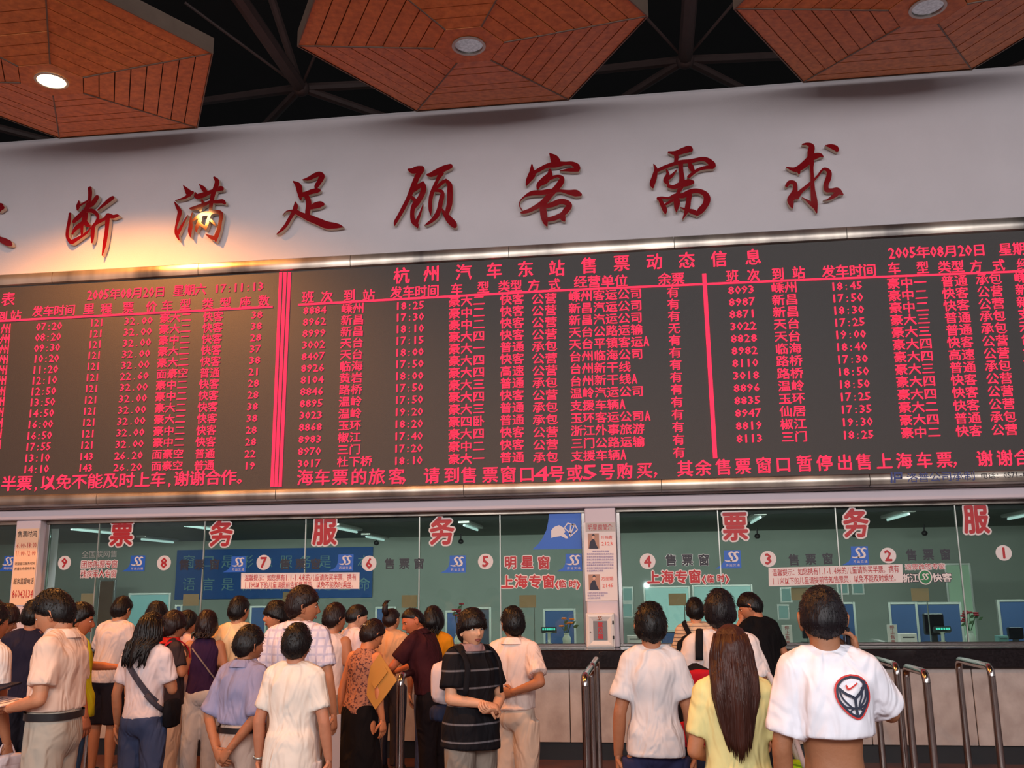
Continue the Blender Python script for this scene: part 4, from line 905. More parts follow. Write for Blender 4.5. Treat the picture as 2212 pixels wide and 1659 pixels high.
def keypad(x, y, lab):
    Y = 0.45; c = P(x, y, Y); t = thing('fare_display', lab, 'display', (c[0], Y, z_sill), 'green fare displays')
    MB().lathe([(0.05, 0), (0.05, 0.01), (0.018, 0.03), (0.018, max(0.05, c[2]-z_sill-0.03)), (0.06, max(0.06, c[2]-z_sill-0.02))], (c[0], Y, z_sill), 16).build('pedestal', M_vase, t, world=True, smooth=True)
    mb = MB(); mb.obox((c[0], Y, c[2]), [np.array([0.085, 0, 0]), np.array([0, 0.03, -0.012]), np.array([0, 0.012, 0.022])]); mb.build('case', M_monitor, t, world=True)
    mb = MB()
    for k in range(6): mb.obox((c[0]-0.062+k*0.025, Y-0.036, c[2]+0.008), [np.array([0.009, 0, 0]), np.array([0, 0.001, 0]), np.array([0, 0, 0.013])])
    mb.build('digits', M_glow, t, world=True)
keypad(1186, 1361, 'fare display with green digits at window five'); keypad(693, 1358, 'fare display with green digits at window seven')
keypad(2035, 1360, 'fare display beside the monitor at window two')
def flowers(x, y, Y, n, lab, col):
    c = P(x, y, Y); hz = max(0.10, c[2]-z_sill); t = thing('flower_vase', lab, 'flowers', (c[0], Y, z_sill), 'vases of flowers inside the glass')
    MB().lathe([(0.03, 0), (0.045, 0.02), (0.05, 0.07), (0.028, 0.11), (0.035, 0.13), (0.03, 0.13)], (c[0], Y, z_sill), 16).build('vase', M_vase, t, world=True, smooth=True)
    rr = random.Random(int(x)); 
    for k in range(n):
        a = rr.uniform(0, 6.28); r = rr.uniform(0.01, 0.09); p = np.array([c[0]+r*math.cos(a), Y+r*math.sin(a)*0.6, z_sill+0.13+hz*rr.uniform(0.45, 1.0)])
        MB().tube([(c[0], Y, z_sill+0.10), p], 0.003, 5).build('stem', M_leaf, t, world=True)
        mb = MB(); 
        for q in range(5):
            b_ = 2*math.pi*q/5; mb.ell(p+np.array([0.016*math.cos(b_), 0.012*math.sin(b_), 0.004]), (0.016, 0.014, 0.012), 6, 5)
        mb.build('bloom', col, t, world=True, smooth=True)
        mb = MB(); l = p+np.array([rr.uniform(-0.05, 0.05), 0, -0.05]); mb.add([l, l+np.array([0.02, 0.005, 0.03]), l+np.array([0.055, 0, 0.035]), l+np.array([0.03, -0.005, 0.0])], [(0, 1, 2, 3)]); mb.build('leaf', M_leaf, t, world=True)
flowers(2093, 1346, 0.5, 9, 'vase of dark red flowers at window two', M_petal); flowers(990, 1330, 0.5, 8, 'vase of pink-red flowers beside the boy in the dark polo', M_petal); flowers(1224, 1362, 0.5, 6, 'small vase with orange blooms at window five', mat('orange_petal', (220, 110, 30), 0.6))
# small camera domes on the office ceiling
for x, y in ((1027, 1178), (876, 1184), (1611, 1170), (1805, 1165), (1966, 1158)):
    zt = IZ-0.14; c = PZ(x, y, zt); Yc = max(1.0, min(6.5, c[1])); t = thing('ceiling_camera', 'small dark camera hanging from the office ceiling', 'camera', (c[0], Yc, IZ), 'office ceiling cameras')
    MB().tube([(c[0], Yc, IZ), (c[0], Yc, IZ-0.10)], 0.012, 8).build('stem', M_dark, t, world=True); MB().ell((c[0], Yc, IZ-0.14), (0.05, 0.05, 0.045), 14, 8).build('dome', M_dark, t, world=True, smooth=True)
    t['label'] = 'small dark office camera, '+{1027: 'left of figure five', 876: 'above figure six', 1611: 'below the first big character of the right glass', 1805: 'left of the second big character of the right glass', 1966: 'right of the second big character of the right glass'}[x]
# papers and slip box on the sill
for x, w_, h_, lab, mm in ((1961, 36, 24, 'white slip box beside the closed sign at window two', M_white), (1372, 34, 22, 'pale slip tray with red marks at window four', M_white), (2165, 22, 18, 'pale green tray near the right edge', mat('teal_board', (90, 130, 130), 0.5))):
    c = P(x, 1385, 0.35); ux, uz = w_*pxs(x, 1385, 0.35)/2, h_*pxh(x, 1385, 0.35); t = thing('slip_box', lab, 'box', (c[0], 0.35, z_sill))
    MB().box((c[0]-ux, 0.30, z_sill), (c[0]+ux, 0.42, z_sill+uz), bev=0.004).build('body', mm, t, world=True); MB().box((c[0]-ux*0.7, 0.296, z_sill+uz*0.6), (c[0]+ux*0.7, 0.30, z_sill+uz*0.7)).build('slot', M_dark, t, world=True)

# ------------------------------------------------------------------ queue barriers: bent steel tubes
def barrier(x, y0, y1, lab, height=1.06, r=0.030):
    t = thing('queue_barrier', lab, 'barrier', (x, (y0+y1)/2, 0), 'steel tube queue barriers')
    R = 0.075; h = height-r
    def corner(y, s): return [(x, y+s*(R-R*math.sin(a)), h-R+R*math.cos(a)) for a in [math.pi/2*k/6 for k in range(6, -1, -1)]]
    def n(name, pts): return MB().tube(pts, r, 16).build(name, M_chrome, t, world=True, smooth=True)
    # near bend joins the near post; top rail; far bend
    n('post', [(x, y0, 0.012), (x, y0, h-R)]); n('post', [(x, y1, 0.012), (x, y1, h-R)])
    pn = [(x, y0+R*(1-math.cos(a)), h-R+R*math.sin(a)) for a in [math.pi/2*k/7 for k in range(8)]]
    pf = [(x, y1-R*(1-math.cos(a)), h-R+R*math.sin(a)) for a in [math.pi/2*k/7 for k in range(7, -1, -1)]]
    n('top_rail', pn+pf)
    for y in (y0, y1): MB().lathe([(0.06, 0), (0.06, 0.006), (0.034, 0.014)], (x, y, 0), 20).build('floor_flange', M_steel, t, world=True, smooth=True)
for x, y0, y1, lab in ((-5.5, -1.30, -0.56, 'far tube barrier left, between windows nine and eight'), (-3.95, -1.86, -1.02, 'tube barrier between windows eight and seven'), (-2.44, -2.52, -1.68, 'tube barrier between windows seven and six'), (-1.24, -2.44, -1.60, 'tube barrier between the boy and the man in white trousers'),
                       (-0.48, -1.85, -1.02, 'far tube barrier in the gap below the suggestion box'), (-0.48, -2.93, -2.02, 'near tube barrier in the gap below the suggestion box'), (2.10, -1.85, -1.02, 'far tube barrier right of the man with the printed tee'),
                       (2.13, -2.62, -2.02, 'near tube barrier right of the man with the printed tee'), (2.80, -2.03, -1.17, 'rightmost tube barrier by the counter'), (-1.95, -2.90, -2.02, 'tube barrier under the forearms of the man in maroon')):
    barrier(x, y0, y1, lab)
# ------------------------------------------------------------------ people
def skin(col): return mat('skin_%d_%d_%d' % col, col, 0.55, noise=0.10, scale=9, bump=0.10, bscale=55, spec=0.35)
def hair_mat(col): return mat('hair_%d_%d_%d' % col, col, 0.45, noise=0.45, scale=26, stretch=(1, 1, 0.12), bump=0.35, bscale=70, spec=0.32)
M_eye = mat('eye_white', (222, 216, 208), 0.25); M_iris = mat('dark_iris', (24, 16, 14), 0.15); M_lip = mat('lips', (150, 84, 74), 0.45)
M_shoe = mat('dark_shoe', (34, 30, 30), 0.45); M_leather = mat('dark_leather', (30, 26, 28), 0.4, noise=0.2, scale=20)
def sm(a, b, x): t = np.clip((x-a)/(b-a), 0, 1); return t*t*(3-2*t)

NU, NV = 56, 44
def head_grid():
    V = []
    for j in range(NV+1):
        th = math.pi*j/NV; z = math.cos(th); r = math.sin(th)
        for i in range(NU):
            a = 2*math.pi*i/NU; V.append((r*math.sin(a), r*math.cos(a), z))   # i=0 faces +y
    return np.array(V)
HG = head_grid()
HF = [(j*NU+i, (j+1)*NU+i, (j+1)*NU+(i+1) % NU, j*NU+(i+1) % NU) for j in range(NV) for i in range(NU)]
def head_shape(D):
    """unit directions -> head surface in metres (for a 1.70 m person), centre of the skull at the origin, face towards +y"""
    x, y, z = D[:, 0].copy(), D[:, 1].copy(), D[:, 2].copy()
    X = x*0.074; Y = y*0.094; Z = z*0.115
    low = sm(0.05, 1.0, -z)
    X *= 1-0.30*low; Y = np.where(y < 0, Y*(1-0.42*low), Y*(1-0.12*low))
    Y += 0.012*low                                                    # jaw forward
    top = sm(0.2, 1.0, z); X *= 1+0.04*top; Y = np.where(y < 0, Y*1.06, Y)
    front = np.clip(y, 0, 1)**2
    g = lambda cx, cz, sx, sz: np.exp(-((x-cx)/sx)**2-((z-cz)/sz)**2)*front
    Y += 0.022*g(0, -0.26, 0.13, 0.10)+0.014*g(0, -0.10, 0.10, 0.16)   # nose tip and bridge
    X += np.sign(x)*0.004*g(0.14, -0.30, 0.08, 0.06)*(x > 0)+np.sign(x)*0.004*g(-0.14, -0.30, 0.08, 0.06)*(x < 0)
    for s in (-1, 1):
        Y -= 0.010*g(s*0.40, 0.02, 0.17, 0.09)                        # eye sockets
        Y += 0.005*g(s*0.36, 0.17, 0.22, 0.06)                        # brow
        Y += 0.004*g(s*0.48, -0.22, 0.18, 0.14)                       # cheekbones
    Y += 0.004*g(0, -0.50, 0.20, 0.05)-0.003*g(0, -0.56, 0.22, 0.025)+0.003*g(0, -0.62, 0.18, 0.05)   # lips
    Y += 0.006*g(0, -0.86, 0.22, 0.10)                                # chin
    return np.stack([X, Y, Z], 1)
HS = head_shape(HG)
def rot3(yaw, pitch, roll=0.0):
    """head turn: yaw to the left, pitch positive looks down"""
    return np.array(Matrix.Rotation(yaw, 3, 'Z') @ Matrix.Rotation(-pitch, 3, 'X') @ Matrix.Rotation(roll, 3, 'Y'))
def limb(mb, pts, rad, seg=14, mi=0): mb.tube(pts, rad, seg, mi, round_ends=True)
def srings(prof, seg=28, ex=2.5):
    """superelliptic rings from (z, half width, half depth, y centre[, x centre])"""
    R_ = []
    for row in prof:
        z, hw, hd, yc = row[:4]; xc = row[4] if len(row) > 4 else 0.0; r = []
        for k in range(seg):
            a = 2*math.pi*k/seg; c, s = math.cos(a), math.sin(a)
            r.append((xc+hw*math.copysign(abs(c)**(2/ex), c), yc+hd*math.copysign(abs(s)**(2/ex), s), z))
        R_.append(r)
    return R_
def refine(prof, n=3):
    sp = spline([tuple(p) for p in prof], n); return [tuple(q) for q in sp]
REM = []    # shapes waiting for the voxel union
def remesh(mb, voxel, smooth_it):
    me = mb.mesh('tmp'); o = bpy.data.objects.new('tmp', me); COL.objects.link(o)
    r = o.modifiers.new('r', 'REMESH'); r.mode = 'VOXEL'; r.voxel_size = voxel
    s = o.modifiers.new('s', 'SMOOTH'); s.factor = 0.5; s.iterations = smooth_it
    REM.append(o); return o
def bake_all():
    bpy.context.view_layer.update(); dg = bpy.context.evaluated_depsgraph_get(); out = {}
    for o in REM:
        me = bpy.data.meshes.new_from_object(o.evaluated_get(dg)); n = len(me.vertices)
        v = np.empty(n*3); me.vertices.foreach_get('co', v); f = [tuple(p.vertices) for p in me.polygons]
        out[o.name] = (v.reshape(-1, 3), f); bpy.data.meshes.remove(me)
    for o in REM: bpy.data.objects.remove(o)
    REM.clear(); return out
RS = np.random.RandomState(5)
NOISE_P = RS.uniform(0, 6.28, (12,)); NOISE_D = RS.normal(size=(12, 3))
def wob(V, f, seed=0):
    """smooth pseudo-noise in [-1, 1]"""
    o = np.zeros(len(V))
    for k in range(12): o += np.sin(V @ (NOISE_D[k]*f)+NOISE_P[k]+seed*1.7*(k+1))
    return o/5.0

ARMS = {  # elbow, wrist, finger direction, palm normal; right side, metres at 1.70 m
 'down': ((.245, -.03, 1.115), (.262, .03, .872), (0, .12, -1), (-1, 0, 0)),
 'down_in': ((.235, -.02, 1.115), (.215, .06, .872), (-.1, .15, -1), (-1, 0, 0)),
 'fist': ((.245, -.05, 1.115), (.252, -.01, .872), (0, .1, -1), (-1, 0, 0)),
 'rail': ((.235, .05, 1.14), (.15, .26, 1.075), (-.5, .8, -.1), (0, 0, -1)),
 'lean_rail': ((.26, .20, 1.22), (.05, .40, 1.20), (-1, .2, 0), (0, 0, -1)),
 'hold': ((.235, -.02, 1.12), (.10, .205, 1.06), (-.6, .7, .1), (0, .3, -1)),
 'hold_high': ((.225, .05, 1.13), (.08, .25, 1.20), (-.4, .8, .3), (-1, 0, 0)),
 'behind': ((.265, -.12, 1.13), (.055, -.175, .985), (-1, -.1, -.35), (0, 1, 0)),
 'behind_low': ((.245, -.10, 1.12), (.065, -.175, .905), (-.7, -.1, -.7), (0, 1, 0)),
 'grab': ((.285, -.13, 1.16), (.06, -.165, 1.09), (-1, .05, -.1), (0, 1, 0)),
 'phone': ((.285, .09, 1.22), (.150, .02, 1.425), (-.15, -.1, 1), (-1, 0, 0)),
 'phone_high': ((.24, .18, 1.25), (.10, .12, 1.47), (-.1, -.1, 1), (-1, 0, 0)),
 'cross': ((.225, .05, 1.13), (.03, .215, 1.10), (-.9, .25, -.3), (0, -.6, -1)),
 'cross_low': ((.225, .06, 1.12), (.035, .235, 1.055), (-.9, .1, .1), (0, -.5, 1)),
 'strap': ((.27, .02, 1.18), (.13, .14, 1.30), (-.5, .1, .8), (0, -1, 0)),
 'bag': ((.245, -.01, 1.115), (.255, .03, .872), (0, .05, -1), (-1, 0, 0)),
 'reach': ((.235, .16, 1.22), (.16, .40, 1.26), (-.2, 1, .1), (0, 0, -1)),
}
CURL = {'cross': 1.25, 'cross_low': 1.25, 'rail': .9, 'lean_rail': .7, 'hold_high': .9, 'fist': 1.5, 'bag': 1.35, 'phone': 1.0, 'phone_high': 1.0, 'grab': 0.9, 'behind': 0.9, 'behind_low': 0.8, 'hold': 0.9, 'strap': 1.1}
def hand(mb, w, d, pn, side, curl):
    """palm, four fingers and a thumb; w wrist, d finger direction, pn palm normal"""
    d = np.array(d, float); d /= np.linalg.norm(d); pn = np.array(pn, float); pn -= d*np.dot(pn, d); pn /= np.linalg.norm(pn)+1e-9
    s = np.cross(d, pn)*side
    w = np.array(w, float); rings = []
    for t, hw, hd in ((-.02, .024, .019), (.0, .027, .018), (.03, .036, .016), (.065, .041, .015), (.088, .040, .013)):
        rings.append([w+d*t+s*hw*math.cos(a)+pn*hd*math.sin(a) for a in [2*math.pi*k/12 for k in range(12)]])
    mb.loft(rings)
    for off, L, r in ((-.030, .066, .0082), (-.010, .076, .0088), (.010, .072, .0086), (.029, .056, .0076)):
        p = w+d*.080+s*off; a = 0.0; pts = [p-d*.012, p]
        for k, fr in enumerate((.42, .32, .26)):
            a += curl*(.45, .62, .45)[k]; dd = d*math.cos(a)+pn*math.sin(a); p = p+dd*L*fr; pts.append(p)
        mb.tube(pts, [r, r*1.02, r, r*.92, r*.75], 8, round_ends=True)
    b = w+d*.020-s*.026; t1 = (d*.62-s*.62+pn*.45); t1 /= np.linalg.norm(t1); t2 = d*.85-s*.1+pn*(.35+.3*curl); t2 /= np.linalg.norm(t2)
    mb.tube([b, b+t1*.034, b+t1*.034+t2*.028, b+t1*.034+t2*.050], [.0125, .0115, .0100, .0080], 8, round_ends=True)

class Person: pass
def person(label, x, y, D, yaw=0, lean=0, hy=0, hp=0, hr=0, arms=('down', 'down'), hair='short', hcol=(16, 12, 14), sk=(196, 140, 108), top=None, topkind='tee', sleeve=0.55,
           bottom=(60, 64, 78), botkind='trousers', belt=None, build=1.0, collar=None, hem=0.90, seed=0, size=None, near=False, hgt=None, bare_back=False):
    """x, y: photo pixel of the crown; D: distance from the camera along its axis. Angles in degrees."""
    q = Person(); q.seed = seed
    yawr, leanr = math.radians(yaw), math.radians(lean)
    crown = PD(x, y, D)
    # height so that the (leaned, nodded) crown comes out at the measured spot
    top_local = np.array([0, 0.0, 1.70]); piv = np.array([0, 0, .92])
    def warp(V, s=1.0):
        V = np.array(V, float)/s
        k = sm(.86, 1.16, V[:, 2])*leanr; c, sn = np.cos(k), np.sin(k); dy, dz = V[:, 1], V[:, 2]-.92
        return np.stack([V[:, 0], dy*c+dz*sn, .92-dy*sn+dz*c], 1)*s
    HR = rot3(math.radians(hy), math.radians(hp), math.radians(hr)); neck = np.array([0, .0, 1.475]); hc = np.array([0, .020, 1.574])
    ctop = neck+HR @ (hc+np.array([0, -.005, .118])-neck); wt = warp(ctop[None])[0]
    s = crown[2]/wt[2]; q.s = s; h = 1.70*s; q.h = h
    off = np.array([wt[0]*math.cos(yawr)-wt[1]*math.sin(yawr), wt[0]*math.sin(yawr)+wt[1]*math.cos(yawr)])*s
    root = np.array([crown[0]-off[0], crown[1]-off[1], 0.0]); q.root = root; q.yaw = yawr
    T = thing('person', label, 'person', root, 'people queueing at the ticket windows', yawr); q.T = T
    vox = 0.013 if near else 0.017
    B = build*.87; q.SH = .168*(B-1)
    # --- the body
    mb = MB()
    tor = [(.84, .155*B, .105, -.005), (.92, .165*B, .115, -.008), (1.00, .150*B, .105, 0), (1.08, .138*B, .098, .004), (1.18, .150*B, .108, .004), (1.28, .165*B, .112, .0), (1.35, .165*B, .10, -.004), (1.40, .118*B, .074, -.004), (1.435, .064, .060, -.002), (1.46, .056, .057, .004), (1.53, .055, .058, .012)]
    mb.loft(srings(refine(tor)))
    q.wr = []
    for side, nm in ((1, arms[0]), (-1, arms[1])):
        e, w, fd, pn = ARMS[nm]; m3 = np.array([side, 1, 1]); sh = np.array([.166*B, -.005, 1.383])*m3; e = np.array(e)*m3; w = np.array(w)*m3
        e[0] += side*q.SH; w[0] += side*q.SH*min(1.0, abs(w[0])/.2)
        limb(mb, [sh, (sh+e)/2, e], [.046 if top is not None and topkind != 'tank' else .053, .044, .038]); limb(mb, [e, e*.6+w*.4, w], [.039, .038, .026]); q.wr.append((side, nm, w, np.array(fd)*m3, np.array(pn)*m3))
        hx = .088; limb(mb, [(side*hx, 0, .86), (side*.092, .008, .68), (side*.095, .0, .49)], [.082, .072, .054]); limb(mb, [(side*.095, 0, .49), (side*.098, -.012, .36), (side*.10, -.01, .09)], [.052, .054, .035])
    q.body = remesh(mb, vox*s, 3); q.body_s = s
    # scale is applied afterwards, so the voxel is in unscaled metres here
    q.body.modifiers['r'].voxel_size = vox
    # --- shirt
    if top is not None:
        mb = MB(); I = {'tee': .018, 'loose': .026, 'tank': .011, 'shirt': .024, 'fit': .012}[topkind]
        pr = []
        for z, hw, hd, yc in [(hem, .162*B, .112, -.006), (1.0, .150*B, .105, 0), (1.08, .141*B, .100, .002), (1.18, .152*B, .108, .002), (1.28, .166*B, .112, -.002), (1.35, .166*B, .100, -.004), (1.40, .135*B, .084, -.004), (1.438, .088, .072, -.002), (1.455, .072, .066, .0)]:
            k = I*(1.25 if z < 1.1 else 1.0) if z < 1.36 else I*.55; k += (.020 if (hem < .90 and z < 1.02) else 0); pr.append((z, hw+k, hd+k*(1.0 if z > 1.1 else 1.3), yc))
        if topkind in ('loose', 'tee', 'shirt'): pr = [(z, max(hw, (.157*B+I if z < 1.25 else hw)), hd, yc) for z, hw, hd, yc in pr]
        pr = [pr[0]]+[p_ for p_ in pr[1:] if p_[0] > hem+.03]
        if hem > 1.02: pr[0] = (hem, .147*B+I+.012, .108+I+.015, 0)
        mb.loft(srings(refine(pr)))
        if topkind != 'tank': mb.tube([(-.175*B, -.004, 1.388), (-.08, -.004, 1.425), (.08, -.004, 1.425), (.175*B, -.004, 1.388)], [.056+I*.5, .060, .060, .056+I*.5], 16, round_ends=True)
        if topkind != 'tank':
            for side, nm, w, fd, pn in q.wr:
                e, wv = np.array(ARMS[nm][0])*[side, 1, 1], w; sh = np.array([.158*B*side, -.005, 1.382])
                e = e+[side*q.SH, 0, 0]
                fl_ = {'loose': .028, 'shirt': .024}.get(topkind, .016)
                if sleeve <= 1: en = sh+(e-sh)*sleeve*1.35; mb.tube([sh-(e-sh)*.05, sh+(e-sh)*sleeve*.6, en], [.064+I*.6, .052+fl_, .048+fl_*1.15], 18)
                else: mb.tube([sh, sh+(e-sh)*.5, e, e+(wv-e)*(sleeve-1)], [.060+I*.6, .052+fl_*.8, .046+fl_*.7, .036+fl_*.6], 18)
        q.top = remesh(mb, vox, 3)
    else: q.top = None
    # --- trousers, shorts or skirt
    mb = MB()
    if botkind in ('trousers', 'jeans', 'shorts'):
        fl_ = .016 if botkind == 'jeans' else .024; zt = 1.07 if belt is not None else (1.0 if .95 < hem < 1.1 else .97)
        mb.loft(srings(refine([(zt, .150*B+.012, .108+.012, -.002), (.93, .165*B+.014, .118+.014, -.008), (.86, .162*B+.014, .112+.014, -.006), (.80, .12, .09, 0)])))
        for side in (1, -1):
            if botkind == 'shorts': mb.tube([(side*.085, 0, .87), (side*.095, .004, .68), (side*.10, .004, .50)], [.092+fl_, .084+fl_, .080+fl_], 18)
            else: mb.tube([(side*.085, 0, .87), (side*.092, .006, .68), (side*.096, .0, .49), (side*.10, -.008, .30), (side*.102, -.004, .05)], [.088+fl_, .078+fl_, .060+fl_, .056+fl_, .058+fl_], 18)
    else: mb.loft(srings(refine([(1.0, .150*B+.012, .118, -.002), (.90, .172*B+.014, .128, -.008), (.75, .19*B, .15, 0), (.42, .23*B, .19, 0)])))
    q.bot = remesh(mb, vox, 3)
    q.a = dict(sk=sk, hair=hair, hcol=hcol, top=top, bottom=bottom, belt=belt, collar=collar, HR=HR, neck=neck, hc=hc, warp=warp, botkind=botkind, near=near, B=B, hem=hem, topkind=topkind, bare=bare_back)
    return q
def mesh_obj(name, V, Fc, mats, parent, smooth=True, label=None):
    me = bpy.data.meshes.new(name); me.from_pydata([tuple(map(float, v)) for v in V], [], Fc); me.update()
    if not isinstance(mats, list): mats = [mats]
    for mm in mats: me.materials.append(mm)
    if smooth: me.polygons.foreach_set('use_smooth', [True]*len(me.polygons))
    o = bpy.data.objects.new(name, me); COL.objects.link(o); o.parent = parent
    if label: o['label'] = label
    return o
EYEPARTS = {}
def finish(q, baked):
    a = q.a; s = q.s; W = a['warp']; T = q.T; sd = q.seed
    V, Fc = baked[q.bname]
    V = W(V); Fb = list(Fc); n0 = len(V)
    allV = [V]; nv = len(V)
    ex = MB()
    for side, nm, w, fd, pn in q.wr: hand(ex, w, fd, pn, side, CURL.get(nm, .55))
    Vh = W(np.array(ex.v)); Fb += [tuple(i+nv for i in f) for f in ex.f]; allV.append(Vh); nv += len(Vh)
    def place(Hl): return W(a['neck']+(a['hc']+Hl*1.06-a['neck']) @ a['HR'].T)
    Hv = place(HS); Fb += [tuple(i+nv for i in f) for f in HF]; allV.append(Hv); nv += len(Hv)
    em = MB()
    for side in (-1, 1):
        rt = np.array(Matrix.Rotation(side*.35, 3, 'Z')); em.ell((side*.074, -.006, -.008), (.008, .019, .031), 12, 8, rot=rt); em.tube([(side*.078, .010, .012), (side*.084, -.004, .024), (side*.087, -.018, .012), (side*.084, -.016, -.012), (side*.077, -.002, -.034)], [.004, .006, .006, .005, .005], 6, round_ends=True)
    Ev = place(np.array(em.v)); Fb += [tuple(i+nv for i in f) for f in em.f]; allV.append(Ev)
    body = mesh_obj('body', np.concatenate(allV)*s, Fb, skin(a['sk']), T)
    # eyes, brows and mouth
    for side in (-1, 1):
        e = MB(); e.ell((side*.030, .0755, .003), (.0128, .0088, .0058), 12, 8); mesh_obj('eye', place(np.array(e.v))*s, e.f, M_eye, T)
        e = MB(); e.ell((side*.0295, .0820, .003), (.0060, .0036, .0057), 10, 6); mesh_obj('iris', place(np.array(e.v))*s, e.f, M_iris, T)
        e = MB(); e.tube([(side*.013, .0905, .017), (side*.028, .0905, .0225), (side*.048, .078, .019)], [.0025, .0032, .0015], 6, flat=1.0); mesh_obj('eyebrow', place(np.array(e.v))*s, e.f, hair_mat(a['hcol']), T)
    e = MB(); e.tube([(-.022, .0815, -.0605), (-.010, .0888, -.0585), (0, .0900, -.0595), (.010, .0888, -.0585), (.022, .0815, -.0605)], [.0015, .0042, .0044, .0042, .0015], 8); e.tube([(-.017, .0830, -.066), (0, .0888, -.068), (.017, .0830, -.066)], [.002, .0048, .002], 8)
    mesh_obj('mouth', place(np.array(e.v))*s, e.f, M_lip, T)
    # clothes
    q.topo = None
    if q.top is not None:
        V, Fc = baked[q.tname]; V = np.array(V)
        # folds: vertical drape, stronger low down, gathered creases by the armpits
        rad = np.stack([V[:, 0], V[:, 1]*1.3, np.zeros(len(V))], 1); rad /= (np.linalg.norm(rad, axis=1, keepdims=True)+1e-6)
        drape = sm(1.35, .95, V[:, 2]); w1 = wob(V*np.array([1, 1, .22]), 16, sd); w2 = wob(V*np.array([.8, .8, 1.3]), 22, sd+3)
        amp = .0095 if a['topkind'] in ('loose', 'shirt') else .0065
        V = V+rad*(w1*amp*(.35+drape)+w2*amp*.45)[:, None]
        V[:, 2] += np.where(V[:, 2] < a['hem']+.03, .010*np.sin(6*V[:, 0]+sd), 0)
        V = W(V)*s; tm = a['top'] if not isinstance(a['top'], tuple) else cloth(a['top'])
        q.topo = mesh_obj('shirt', V, Fc, tm, T); q.tv = V; q.tf = Fc
    V, Fc = baked[q.pname]; V = np.array(V); rad = np.stack([V[:, 0], V[:, 1], np.zeros(len(V))], 1); rad /= (np.linalg.norm(rad, axis=1, keepdims=True)+1e-6)
    V = V+rad*(wob(V*np.array([1, 1, .5]), 18, sd+7)*.0045)[:, None]; V = W(V)*s
    bm_ = a['bottom'] if not isinstance(a['bottom'], tuple) else cloth(a['bottom'])
    mesh_obj('skirt' if a['botkind'] == 'skirt' else ('shorts' if a['botkind'] == 'shorts' else 'trousers'), V, Fc, bm_, T)
    q.pv, q.pf = V, Fc
    if a['belt'] is not None:
        b_ = MB(); b_.loft(srings([(z, .150*a['B']+.030, .108+.030, -.003) for z in (1.004, 1.008, 1.038, 1.042)]), cap=False); mesh_obj('belt', W(np.array(b_.v))*s, b_.f, a['belt'], T)
    if a['collar'] is not None:
        b_ = MB(); R_ = [(1.440, .090, .083, -.004), (1.470, .079, .074, -.001), (1.488, .074, .071, .003), (1.480, .083, .081, .001), (1.448, .103, .098, -.004), (1.436, .106, .101, -.005)]
        b_.loft(srings(R_, 28, 2.1), cap=False); mesh_obj('collar', W(np.array(b_.v))*s, b_.f, a['collar'], T)
    for side in (-1, 1):
        b_ = MB(); zs = [(0, .046, .125), (.02, .050, .132), (.045, .046, .120), (.070, .036, .085), (.10, .034, .050)]
        b_.loft(srings([(z, hw, hd, .045-.035*(z/.1), side*.105) for z, hw, hd in zs], 16, 2.4)); mesh_obj('shoe', np.array(b_.v)*s, b_.f, M_shoe, T)
    make_hair(q, place)
HAIRLINE = {'short': (.42, -.06, -.74), 'crop': (.50, -.02, -.66), 'fringe': (.14, -.14, -.78), 'bob': (.22, -.55, -.80), 'long': (.30, -.45, -.90), 'tied': (.46, .02, -.60), 'thin': (.60, .04, -.56), 'up': (.46, .0, -.62), 'spiky': (.36, -.05, -.7)}
THICK = {'short': .017, 'crop': .010, 'fringe': .022, 'bob': .026, 'long': .018, 'tied': .014, 'thin': .008, 'up': .014, 'spiky': .020}
